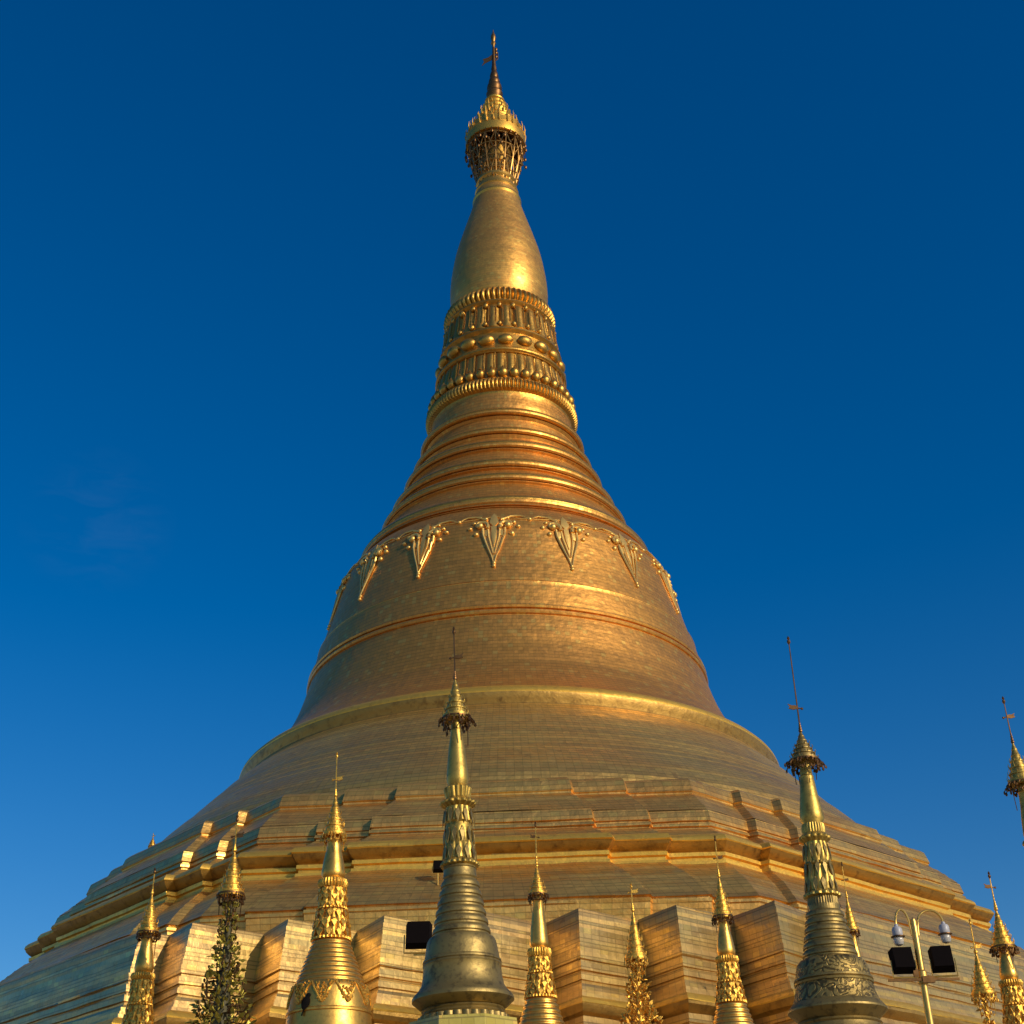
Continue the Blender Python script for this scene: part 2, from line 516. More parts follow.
def loft_loops(bm, loops, cap_top=True, cap_bottom=False, wob=0.028):
    """loops: lists of (x,y,z) with equal counts; UV = perimeter, profile length (metres)"""
    uvl = bm.loops.layers.uv.verify()
    # hand-fitted sheet metal: break the long edges up and let every piece sit a little off
    ref_ = loops[len(loops) // 2]
    cnt = [max(1, int(sqrt((ref_[i][0] - ref_[(i + 1) % len(ref_)][0]) ** 2 + (ref_[i][1] - ref_[(i + 1) % len(ref_)][1]) ** 2) / 1.1)) for i in range(len(ref_))]
    rj = random.Random(11)
    new = []
    for lp in loops:
        o = []
        for i, p_ in enumerate(lp):
            q = lp[(i + 1) % len(lp)]
            for k in range(cnt[i]):
                t = k / cnt[i]
                j_ = wob if (p_[2] > 5 and abs(p_[0]) < 45) else 0.0
                x_, y_ = p_[0] + (q[0] - p_[0]) * t, p_[1] + (q[1] - p_[1]) * t
                s_ = 1 + rj.uniform(-j_, j_) / 33.0
                o.append((x_ * s_, y_ * s_, p_[2] + rj.uniform(-j_, j_) * 0.7))
        new.append(o)
    loops = new
    rows = [[bm.verts.new(p_) for p_ in lp] for lp in loops]
    n = len(rows[0])
    mid = loops[len(loops) // 2]
    per = [0.0]
    for i in range(n):
        a, b = mid[i], mid[(i + 1) % n]
        per.append(per[-1] + sqrt((a[0] - b[0]) ** 2 + (a[1] - b[1]) ** 2))
    v = 0.0
    for k in range(len(rows) - 1):
        a, b = Vector(loops[k][0]), Vector(loops[k + 1][0])
        dv = (a - b).length
        for i in range(n):
            j = (i + 1) % n
            f = bm.faces.new((rows[k][i], rows[k][j], rows[k + 1][j], rows[k + 1][i]))
            for l, uvv in zip(f.loops, ((per[i], v), (per[i + 1], v), (per[i + 1], v + dv), (per[i], v + dv))):
                l[uvl].uv = uvv
        v += dv
    if cap_top:
        bm.faces.new(rows[0])
    if cap_bottom:
        bm.faces.new(rows[-1])


def oct_loop(a, z, dl=0.50):
    a -= 0.22
    s = a * T22
    c2 = 7.78 + (a - 27.4) * 0.64
    c1 = c2 - 2.95
    e = 0.12
    pts = []
    for k in range(8):
        ang = PHI + k * pi / 4
        nx, ny = sin(ang), -cos(ang)
        tx, ty = cos(ang), sin(ang)
        for lat, off in ((-s, 0), (-c2 - e, 0), (-c2, dl), (-c1 - e, dl), (-c1, 2 * dl), (c1, 2 * dl), (c1 + e, dl), (c2, dl), (c2 + e, 0)):
            pts.append((nx * (a + off) + tx * lat, ny * (a + off) + ty * lat, z))
    return pts


def oct_part(name, prof, mat, label=None, cap_top=True, angle=22):
    bm = bmesh.new()
    loft_loops(bm, [oct_loop(a, z) for a, z in prof], cap_top=cap_top)
    o = link_mesh(name, bm, mat, great, smooth=True, angle=angle)
    if label:
        o["label"] = label
    return o


def courses(p0, p1, n, step):
    """sloping courses of plates between two profile points, each overlapping the next like a clapboard"""
    out = []
    for i in range(n):
        t0, t1 = i / n, (i + 1) / n
        out.append((p0[0] + (p1[0] - p0[0]) * t0 + (step if i else 0), p0[1] + (p1[1] - p0[1]) * t0))
        out.append((p0[0] + (p1[0] - p0[0]) * (t1 - 0.03 / n), p0[1] + (p1[1] - p0[1]) * (t1 - 0.03 / n)))
    return out


# three octagonal terraces
oct_part("upper_octagonal_terrace", [(27.18, 25.35), (27.36, 25.18), (27.58, 24.52), (27.50, 24.45), (27.50, 24.36)] + courses((27.55, 24.34), (28.95, 23.02), 4, 0.05), M['terrace'])
oct_part("middle_octagonal_terrace", [(28.9, 23.03), (29.05, 22.93), (29.20, 22.34), (29.10, 22.30), (29.10, 22.20), (29.24, 22.18), (29.26, 22.02), (29.15, 21.98), (29.15, 21.88)] + courses((29.25, 21.86), (29.95, 21.30), 2, 0.05), M['terrace'])
oct_part("gold_roll_moulding", [(29.93, 21.32), (30.24, 21.27), (30.46, 21.17), (30.60, 21.02), (30.66, 20.88), (30.60, 20.82)], M['roll'])
oct_part("shade_toned_moulding", [(30.60, 20.83), (30.50, 20.66), (30.34, 20.50), (30.18, 20.40), (30.14, 20.33)], M['shaderoll'], cap_top=False)  # underside of the roll, its shade put into a darker gold
oct_part("gold_fillets", [(30.12, 20.34), (30.30, 20.31), (30.30, 20.12), (30.16, 20.06), (30.16, 19.90), (30.33, 19.87), (30.36, 19.70)], M['roll'])
oct_part("lower_octagonal_terrace", courses((30.36, 19.72), (31.6, 18.75), 3, 0.04) + courses((31.68, 18.73), (33.0, 17.36), 4, 0.05) + [(33.1, 17.30), (32.95, 17.26), (32.95, 17.18), (33.1, 17.15), (33.1, 17.02), (33.05, 16.96), (32.98, 16.3), (32.9, 15.7)], M['terrace'], cap_top=False)

# lower square terrace with its stepped (zigzag) corners
ZS, ZV, ZO = 4.44, 36.75, 0.45


def zig_loop(t, z):
    pts = []
    if z > 4.7:
        z -= 0.42
    s3 = 3 * ZS
    left = [(-s3 - 2.75, -1.1 - 0.15), (-s3 - 1.7, -2.25)]
    mid_ = []
    for k in range(-3, 4):
        mid_.append((k * ZS, 0.0))
        if k < 3:
            mid_.append(((k + 0.62) * ZS, -0.60 * ZS))
    right = [(s3 + 1.7, -2.25), (s3 + 2.75, -1.1 - 0.15)]
    for k in range(4):
        ang = PHI + k * pi / 2
        nx, ny = sin(ang), -cos(ang)
        tx, ty = cos(ang), sin(ang)
        for u, dv in left + mid_ + right:
            o = ZV + t + dv
            uu = u + ZO
            pts.append((nx * o + tx * uu, ny * o + ty * uu, z))
    return pts


def zig_part(name, prof, mat, cap_top=True, label=None, angle=22):
    bm = bmesh.new()
    loft_loops(bm, [zig_loop(t, z) for t, z in prof], cap_top=cap_top)
    if cap_top:
        bmesh.ops.triangulate(bm, faces=[f for f in bm.faces if len(f.verts) > 4])
    o = link_mesh(name, bm, mat, great, smooth=True, angle=angle)
    if label:
        o["label"] = label
    return o


zig_part("square_terrace", [(-4.5, 16.62), (-0.10, 16.48), (0.0, 16.40)] + courses((0.02, 16.36), (1.10, 14.05), 8, 0.11)
         + [(1.12, 14.0), (1.0, 13.97), (1.0, 13.86), (1.2, 13.83), (1.25, 13.50), (1.12, 13.47), (1.12, 13.36), (1.32, 13.33), (1.36, 13.05), (1.22, 13.02), (1.22, 12.92)]
         + courses((1.36, 12.89), (1.95, 12.22), 4, 0.09), M['zigzag'], cap_top=False)
zig_part("gold_lip_moulding", [(1.95, 12.24), (2.25, 12.18), (2.48, 12.06), (2.62, 11.90), (2.60, 11.84)], M['roll'], cap_top=False)
zig_part("shade_toned_lip", [(2.60, 11.86), (2.58, 11.70), (2.44, 11.52), (2.22, 11.42), (2.14, 11.38)], M['shaderoll'], cap_top=False)  # lower half of the lip, shade painted in as darker gold
zig_part("square_terrace_foot", [(2.16, 11.40), (2.2, 11.2), (2.3, 11.0), (2.18, 10.97), (2.18, 10.88), (2.4, 10.85)] + courses((2.4, 10.84), (2.75, 10.2), 2, 0.05)
         + [(2.6, 10.17), (2.6, 10.07), (2.85, 10.04)] + courses((2.85, 10.02), (4.4, 6.9), 6, 0.06) + [(4.7, 6.85), (4.9, 6.5), (4.7, 6.1), (4.5, 6.05), (4.6, 4.5)], M['zigzag'], cap_top=False)
zig_part("base_platform", [(4.4, 4.62), (15.0, 4.6), (15.2, 4.4), (15.0, 4.2), (14.9, 1.5), (15.6, 1.2), (15.7, GROUND)], M['plinth'], cap_top=False)

# round skirt between the terraces and the bell
SK = [(19.95, 33.16), (20.45, 32.62), (21.25, 31.9), (22.35, 30.75), (24.25, 28.75), (25.7, 27.35), (26.6, 26.3), (27.1, 25.3), (27.1, 24.3)]
bm = bmesh.new()
sk = []
for (r0, z0), (r1, z1) in zip(SK[:-1], SK[1:]):
    n = max(1, int(sqrt((r1 - r0) ** 2 + (z1 - z0) ** 2) / 0.68))
    sk += courses((r0, z0), (r1, z1), n, 0.03)
revolve(bm, sk, 256)
link_mesh("round_skirt", bm, M['skirt'], great, angle=12)
bm = bmesh.new()
revolve(bm, [(19.15, 34.62), (19.5, 34.55), (19.85, 34.38), (20.08, 34.15), (20.15, 33.95), (20.13, 33.88)], 256)
link_mesh("bell_rim", bm, M['roll'], great)
bm = bmesh.new()
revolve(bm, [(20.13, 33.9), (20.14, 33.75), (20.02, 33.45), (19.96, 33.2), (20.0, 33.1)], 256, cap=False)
link_mesh("shade_toned_rim_band", bm, M['shaderoll'], great)  # band below the bell rim, coloured dark for the rim's shade

# bell
def cat(prof, n):
    """Catmull-Rom densify"""
    out = []
    P = [prof[0]] + list(prof) + [prof[-1]]
    for i in range(1, len(P) - 2):
        for k in range(n):
            t = k / n
            o = []
            for d in (0, 1):
                a, b, c, e = P[i - 1][d], P[i][d], P[i + 1][d], P[i + 2][d]
                o.append(0.5 * (2 * b + (c - a) * t + (2 * a - 5 * b + 4 * c - e) * t * t + (3 * b - a - 3 * c + e) * t ** 3))
            out.append(tuple(o))
    out.append(tuple(prof[-1]))
    return out


BELL = [(12.1, 52.0), (12.75, 51.2), (13.35, 50.0), (13.75, 48.5), (14.2, 46.6), (14.75, 44.55)]
BELL_LEDGE = [(14.62, 44.50), (14.62, 44.40)]
bellA = cat(BELL, 6) + BELL_LEDGE
bellB = [(14.92, 44.42)] + cat([(14.90, 44.30), (15.12, 43.3), (15.32, 42.42)], 4) + [(15.5, 42.38), (15.55, 42.22), (15.5, 42.08), (15.34, 42.04), (15.36, 41.94), (15.56, 41.9), (15.6, 41.76), (15.54, 41.62), (15.42, 41.58)] + cat([(15.45, 41.55), (15.85, 40.1), (16.35, 38.6), (17.0, 37.2), (17.95, 35.9), (19.25, 34.55)], 5)
bm = bmesh.new()
revolve(bm, bellA + bellB, 256)
link_mesh("bell", bm, M['bell'], great, angle=28)


def bell_r(z):
    P = bellA + bellB
    for a, b in zip(P[:-1], P[1:]):
        if a[1] >= z >= b[1]:
            return a[0] + (b[0] - a[0]) * (a[1] - z) / max(1e-6, a[1] - b[1])
    return P[0][0]


def on_bell(az, z, off=0.0):
    """az measured from straight towards the camera, positive to the right"""
    r = bell_r(z)
    sl = (bell_r(z - 0.2) - bell_r(z + 0.2)) / 0.4
    nr, nz = 1 / sqrt(1 + sl * sl), sl / sqrt(1 + sl * sl)
    rr = r + off * nr
    return Vector((rr * sin(az), -rr * cos(az), z + off * nz))


# floral pendants hanging round the shoulder of the bell
def flower_pendant(az0):
    bm = bmesh.new()
    z0 = 50.85

    def P(u, dz, off=0.06):
        z = z0 - dz
        return on_bell(az0 + u / bell_r(z), z, off)

    def patch(outline, off=0.08, edge=0.02):
        """raised leaf following the bell: outline of (u, dz)"""
        cu = sum(a for a, _ in outline) / len(outline)
        cz = sum(b for _, b in outline) / len(outline)
        c = bm.verts.new(P(cu, cz, off + 0.06))
        ri = [bm.verts.new(P(a, b, off)) for a, b in outline]
        ro = [bm.verts.new(P(a, b, -0.06)) for a, b in outline]
        n = len(outline)
        for i in range(n):
            j = (i + 1) % n
            bm.faces.new((c, ri[i], ri[j]))
            bm.faces.new((ri[i], ro[i], ro[j], ri[j]))

    # long tapering leaf: open centre with raised edges
    for sgn in (-1, 1):
        tube(bm, [P(sgn * w_, d_, 0.10) for w_, d_ in ((0.80, 1.5), (0.78, 2.1), (0.60, 2.8), (0.38, 3.5), (0.18, 4.1), (0.04, 4.7))], 0.11, 6, 0.05)
        tube(bm, [P(sgn * w_, d_, 0.10) for w_, d_ in ((0.42, 1.6), (0.38, 2.3), (0.22, 3.1), (0.05, 3.9))], 0.09, 6, 0.05)
        # scrolls
        pts = []
        for k in range(15):
            a = k / 14 * 4.6
            rr = 0.62 - 0.105 * a
            pts.append(P(sgn * (1.0 + rr * cos(a + 2.6)), 1.25 + rr * 0.9 * sin(a + 2.6), 0.14))
        tube(bm, pts, 0.15, 6, 0.09)
        blob(bm, P(sgn * 1.0, 1.25, 0.12), 0.26, 0.26, 0.26)
        # side leaves out along the garland
        tube(bm, [P(sgn * w_, d_, 0.10) for w_, d_ in ((0.5, 0.65), (1.2, 0.28), (1.9, 0.22), (2.2, 0.34), (2.4, 0.5))], 0.09, 6, 0.03)
        patch([(sgn * 1.25, 0.12), (sgn * 1.6, 0.0), (sgn * 1.95, 0.14), (sgn * 1.6, 0.3)], 0.04)
        patch([(sgn * 0.35, 1.35), (sgn * 0.75, 1.7), (sgn * 0.62, 2.25), (sgn * 0.3, 2.0)])
    patch([(-0.22, 0.3), (0, -0.1), (0.22, 0.3), (0.32, 0.9), (0, 1.35), (-0.32, 0.9)], 0.1)
    patch([(-0.75, 1.6), (0, 1.2), (0.75, 1.6), (0.58, 2.8), (0.28, 3.8), (0, 4.6), (-0.28, 3.8), (-0.58, 2.8)], 0.0)
    for sgn in (-1, 1):
        for (u_, d_, s_) in ((1.45, 0.9, .2), (1.75, 1.35, .22), (1.3, 1.95, .24), (0.6, 0.55, .22), (0.55, 1.15, .2), (1.0, 0.35, .16)):
            blob(bm, P(sgn * u_, d_ + random.uniform(-.08, .08), 0.02), s_ * .8, None, s_ * random.uniform(.6, .9), seg=8, rings=6)
    patch([(-0.2, 1.3), (0.2, 1.3), (0.16, 2.4), (0.0, 3.2), (-0.16, 2.4)], 0.12)
    for d_ in (4.75, 5.0):
        blob(bm, P(0, d_, 0.05), 0.14)
    return link_mesh("floral_pendant", bm, M['ornament'], great, angle=45)


AZ0 = radians(-3.1)
for k in range(16):
    flower_pendant(AZ0 + k * pi / 8)
# thin garland cord between the pendants
bm = bmesh.new()
gp = []
for k in range(16 * 12 + 1):
    t = k / 12
    gp.append(on_bell(AZ0 + t * pi / 8, 50.62 - 0.28 * abs(sin(pi * t)), 0.04))
tube(bm, gp, 0.035, 6)
for k in range(16):
    blob(bm, on_bell(AZ0 + (k + .5) * pi / 8, 50.36, 0.0), 0.18, 0.18, 0.14)
link_mesh("garland", bm, M['ornament'], great)

# ringed neck above the bell
bm = bmesh.new()
NK = [(6.15, 66.60), (6.3, 65.6), (6.42, 64.75), (7.02, 62.4), (7.72, 60.7), (8.72, 58.3), (9.5, 56.5), (11.2, 53.3), (12.15, 52.0)]
prof = [(6.08, 66.75)]
rings_z = [(64.45, 0.30), (62.15, 0.30), (60.35, 0.34), (57.95, 0.36), (56.15, 0.34), (53.05, 0.40)]


def nk_r(z):
    for a, b in zip(NK[:-1], NK[1:]):
        if a[1] >= z >= b[1]:
            t = (a[1] - z) / (a[1] - b[1])
            return a[0] + (b[0] - a[0]) * t
    return NK[-1][0] if z < NK[-1][1] else NK[0][0]


z = 66.4
while z > 52.05:
    prof.append((nk_r(z) - 0.12, z))
    z -= 0.34
    for rz_, h in rings_z:
        if abs(z - rz_) < 0.7:
            z = rz_ - 0.72
            for k in range(9):
                a = pi * k / 8
                prof.append((nk_r(rz_) + 0.02 + 0.42 * sin(a) - (0.22 if k in (0, 8) else 0) + (0.18 * (1 - cos(a)) - 0.10) , rz_ + h * 1.35 * cos(a)))
            prof.append((nk_r(rz_ - h * 1.7) + 0.06, rz_ - h * 1.45))
            prof.append((nk_r(rz_ - h * 1.7) + 0.10, rz_ - h * 1.75))
            break
prof.append((12.2, 52.0))
prof = [p_ for i, p_ in enumerate(prof) if i == 0 or True]
prof = sorted(prof, key=lambda q: -q[1])
revolve(bm, prof, 192)
link_mesh("ringed_neck", bm, M['bell'], great, angle=28)
for rz_, h in rings_z:
    bm = bmesh.new()
    rr = nk_r(rz_) + 0.1
    revolve(bm, [(rr - 0.30 + 0.60 * sin(pi * k / 10) + 0.16 * (1 - cos(pi * k / 10)), rz_ + h * 0.98 * cos(pi * k / 10)) for k in range(11)], 160)
    link_mesh("moulding_ring", bm, M['lotus'], great)

# lotus bands
bm = bmesh.new()
revolve(bm, [(4.2, 79.6), (4.35, 79.4), (4.62, 79.25, 0.03, 64), (4.88, 78.9, 0.035, 64), (4.98, 78.3, 0.035, 64), (4.80, 77.95, 0.03, 64), (4.72, 77.8), (4.95, 77.7), (5.02, 77.5), (4.86, 77.35), (4.74, 77.25)], 512)
link_mesh("fluted_collar", bm, M['lotus'], great)
bm = bmesh.new()
revolve(bm, [(4.72, 77.3), (4.85, 77.1, .02, 26), (4.95, 76.6, .03, 26), (5.0, 75.6, .035, 26), (5.16, 74.8, .03, 26), (5.3, 74.35, .02, 26), (5.2, 74.2)], 416)
for k in range(26):
    a = 2 * pi * (k + .5) / 26
    for zz, rr, s in ((77.0, 4.96, 0.24 * random.uniform(.85, 1.1)), (74.75, 5.24, 0.2 * random.uniform(.8, 1.15))):
        blob(bm, (rr * cos(a), rr * sin(a), zz), s, s, s * 1.3)
    for da in (-0.055, 0.055):
        tube(bm, [(5.1 * cos(a + da), 5.1 * sin(a + da), 76.9), (5.12 * cos(a + da), 5.12 * sin(a + da), 76.1), (5.3 * cos(a + da), 5.3 * sin(a + da), 75.0)], 0.045, 5)
link_mesh("upper_lotus_band", bm, M['lotus'], great)
bm = bmesh.new()
revolve(bm, [(5.2, 74.25), (5.5, 74.15), (5.55, 73.95), (5.35, 73.8), (5.25, 73.7), (5.3, 73.3), (5.4, 72.2), (5.5, 71.9), (5.72, 71.8), (5.85, 71.65), (5.85, 71.5), (5.7, 71.38), (5.75, 71.25)], 160)
link_mesh("middle_band", bm, M['lotus'], great)
bm = bmesh.new()
for k in range(20):
    a = 2 * pi * (k + 0.3) / 20
    rm = Matrix.Rotation(a, 3, 'Z')
    v_ = random.uniform(.92, 1.05)
    blob(bm, (5.44 * cos(a), 5.44 * sin(a), 72.85 + random.uniform(-.05, .05)), 0.46 * v_, 0.74 * v_, 0.54 * v_, rot=rm, seg=14, rings=9)
link_mesh("round_bead_row", bm, M['lotus'], great)
bm = bmesh.new()
revolve(bm, [(5.6, 71.4), (5.62, 71.1, .012, 40), (5.75, 70.2, .02, 40), (5.9, 69.4, .02, 40), (6.0, 69.0), (6.05, 68.5), (6.2, 68.1)], 480)
for k in range(40):
    a = 2 * pi * (k + 0.5) / 40
    tube(bm, [(5.72 * cos(a), 5.72 * sin(a), 71.2), (5.84 * cos(a), 5.84 * sin(a), 70.3), (6.0 * cos(a), 6.0 * sin(a), 69.3)], 0.05, 5)
link_mesh("fluted_band", bm, M['lotus'], great)
bm = bmesh.new()
for k in range(40):
    a = 2 * pi * (k + 0.2) / 40
    rm = Matrix.Rotation(a, 3, 'Z')
    v_ = random.uniform(.9, 1.08)
    blob(bm, (6.18 * cos(a), 6.18 * sin(a), 68.75), 0.40 * v_, 0.43 * v_, 0.48 * v_, rot=rm, seg=12, rings=8)
    bl = (6.26 * cos(a), 6.26 * sin(a))
    tube(bm, [(bl[0], bl[1], 69.1), (bl[0] * .99, bl[1] * .99, 69.5)], 0.2, 8, 0.02)
link_mesh("lotus_bud_row", bm, M['lotus'], great)
bm = bmesh.new()
revolve(bm, [(6.1, 68.25), (6.35, 68.15), (6.42, 68.05), (6.46, 67.95, .012, 120), (6.56, 67.7, .016, 120), (6.56, 67.3, .016, 120), (6.42, 67.05, .012, 120), (6.3, 66.98), (6.12, 66.9), (6.08, 66.7)], 960)
link_mesh("ribbed_ring", bm, M['lotus'], great)

# bud ("banana bud") and its upper neck
bm = bmesh.new()
revolve(bm, cat([(1.95, 95.0), (2.15, 94.0), (2.44, 92.5), (2.95, 90.6), (3.55, 88.4), (4.05, 86.3), (4.38, 84.1), (4.52, 82.4), (4.50, 81.0), (4.32, 80.0), (4.18, 79.5)], 5), 128)
link_mesh("spire_bud", bm, M['bud'], great)
bm = bmesh.new()
pr = [(1.5, 101.0), (1.5, 99.2), (1.55, 98.0), (1.35, 97.9), (1.4, 97.2), (1.75, 97.1), (1.78, 96.9), (1.55, 96.75), (1.62, 96.2), (1.95, 96.1), (1.98, 95.8), (1.8, 95.6), (1.9, 95.0), (2.08, 94.9), (2.14, 94.6), (2.0, 94.4), (2.12, 93.8), (2.32, 93.7), (2.38, 93.45), (2.28, 93.2), (2.4, 92.6)]
revolve(bm, pr, 96)
link_mesh("upper_neck", bm, M['gold'], great)

# umbrella crown
hti = bpy.data.objects.new("umbrella_crown", None)
scene.collection.objects.link(hti)
hti.parent = great
hti.location = (0, 0, 0.5)
bm = bmesh.new()
pr = [(2.55, 100.55), (2.62, 100.3), (2.98, 100.3), (3.02, 100.7), (2.98, 101.3), (2.88, 101.35), (2.88, 101.5), (2.92, 101.55), (2.85, 102.2), (2.55, 102.5), (2.42, 102.5)]
for i, (rr, zz) in enumerate(((2.15, 103.3), (1.85, 104.0), (1.55, 104.7), (1.3, 105.4), (1.08, 106.1), (0.88, 106.8), (0.72, 107.5))):
    pr += [(rr + 0.28, zz - 0.72), (rr + 0.30, zz - 0.60), (rr + 0.05, zz - 0.52), (rr - 0.02, zz - 0.15)]
pr += [(0.62, 107.2), (0.66, 107.5)]
revolve(bm, pr, 96, cap=False)
link_mesh("tiered_umbrella", bm, M['goldlace'], hti)
bm = bmesh.new()
for rr, zz, n, h in ((2.92, 101.5, 26, 0.95), (2.5, 102.5, 22, 0.9), (2.15, 103.3, 18, 0.8), (1.85, 104.0, 16, 0.75), (1.55, 104.7, 14, 0.7), (1.3, 105.4, 12, 0.6), (1.08, 106.1, 10, 0.55)):
    for k in range(n):
        a = 2 * pi * (k + random.random() * .3) / n
        h2 = h * random.uniform(0.7, 1.5)
        b = Vector((rr * cos(a), rr * sin(a), zz - 0.1))
        tube(bm, [b, b + Vector((0.12 * cos(a), 0.12 * sin(a), h2 * .5)), b + Vector((0.05 * cos(a), 0.05 * sin(a), h2))], 0.10, 5, 0.02)
        blob(bm, b + Vector((0, 0, h2 * .35)), 0.15, 0.15, 0.2, seg=6, rings=5)
link_mesh("upright_leaf_fringe", bm, M['goldlace'], hti)
bm = bmesh.new()
pr = [(0.62, 107.2), (0.8, 107.6), (0.86, 108.0), (0.72, 108.3), (0.62, 108.4), (0.78, 108.8), (0.72, 109.2), (0.52, 109.4), (0.6, 109.7), (0.52, 110.1), (0.38, 110.3), (0.46, 110.6), (0.36, 111.1), (0.26, 111.4), (0.3, 111.7), (0.22, 112.2), (0.17, 113.5), (0.13, 115.0)]
revolve(bm, pr, 32)
link_mesh("spire_cone", bm, M['dark'], hti)
bm = bmesh.new()
# vane: a flag with a swallow tail, on the left of the rod
vy = 113.2
pts = [(-0.1, 0.0), (-0.9, -0.55), (-1.25, -0.95), (-1.0, -0.3), (-1.15, 0.0), (-0.6, 0.25), (-0.1, 0.75)]
f1 = [bm.verts.new((x_, -0.04, vy + z_)) for x_, z_ in pts]
f2 = [bm.verts.new((x_, 0.04, vy + z_)) for x_, z_ in pts]
bm.faces.new(f1)
bm.faces.new(list(reversed(f2)))
for i in range(len(pts)):
    j = (i + 1) % len(pts)
    bm.faces.new((f1[j], f1[i], f2[i], f2[j]))
for zz in (113.6, 114.2, 114.7):
    blob(bm, (0.25, 0, zz), 0.16, 0.12, 0.25)
tube(bm, [(0.0, 0, 112.8), (0.42, 0, 113.3), (0.40, 0, 114.2), (0.05, 0, 114.8)], 0.07, 6)
link_mesh("vane", bm, M['dark'], hti, smooth=False)
bm = bmesh.new()
revolve(bm, [(0.10, 114.9), (0.14, 115.4), (0.28, 115.6), (0.16, 115.8), (0.22, 116.05), (0.28, 116.4), (0.24, 116.8), (0.1, 117.2), (0.03, 117.7)], 24)
link_mesh("diamond_bud", bm, M['basket'], hti)
bm = bmesh.new()
# open basket hanging below the umbrella
nb = 16
def bk(a, t, off=0.0):
    r = 2.70 - 0.10 * t - 1.30 * max(0, t - .22) ** 1.1 + off
    return Vector((r * cos(a), r * sin(a), 100.4 - 6.0 * t))
for k in range(nb):
    a = 2 * pi * k / nb
    tube(bm, [bk(a, t / 6) for t in range(7)], 0.075, 5)
    for sg in (-1, 1):
        tube(bm, [bk(a + sg * 2 * pi / nb * t * 1.0, 0.05 + t * 0.42) for t in (0, .25, .5, .75, 1)], 0.065, 5)
        tube(bm, [bk(a + sg * 2 * pi / nb * t * 1.0, 0.5 + t * 0.42) for t in (0, .25, .5, .75, 1)], 0.055, 5)
for t in (0.05, 0.27, 0.5, 0.72, 0.96):
    tube(bm, [bk(2 * pi * k / 48, t) for k in range(49)], 0.07, 5)
for k in range(170):
    a = random.random() * 2 * pi
    t = random.random() ** 1.2
    blob(bm, bk(a, t, random.uniform(-0.05, 0.1)), random.uniform(.07, .15), None, random.uniform(.1, .26), seg=6, rings=4)
link_mesh("open_basket", bm, M['basket'], hti)
for k in range(38):
    bm = bmesh.new()
    if k < 30:
        a = 2 * pi * k / 30
        L_ = random.uniform(.3, 1.3)
        p0, p1 = Vector((3.0 * cos(a), 3.0 * sin(a), 100.4)), Vector((3.0 * cos(a), 3.0 * sin(a), 100.35 - L_))
    else:
        a = 2 * pi * k / 8 + .2
        p0, p1 = Vector((2.5 * cos(a), 2.5 * sin(a), 98.8)), Vector((3.0 * cos(a), 3.0 * sin(a), 98.3))
    tube(bm, [p0, p1], 0.035, 4)
    blob(bm, p1, 0.14, 0.14, 0.22, seg=8, rings=5)
    link_mesh("hanging_bell", bm, M['dark'], hti)
bm = bmesh.new()
revolve(bm, [(2.4, 100.9), (2.55, 100.35), (1.5, 100.9)], 48, cap=False)
link_mesh("umbrella_lining", bm, M['dark'], hti)


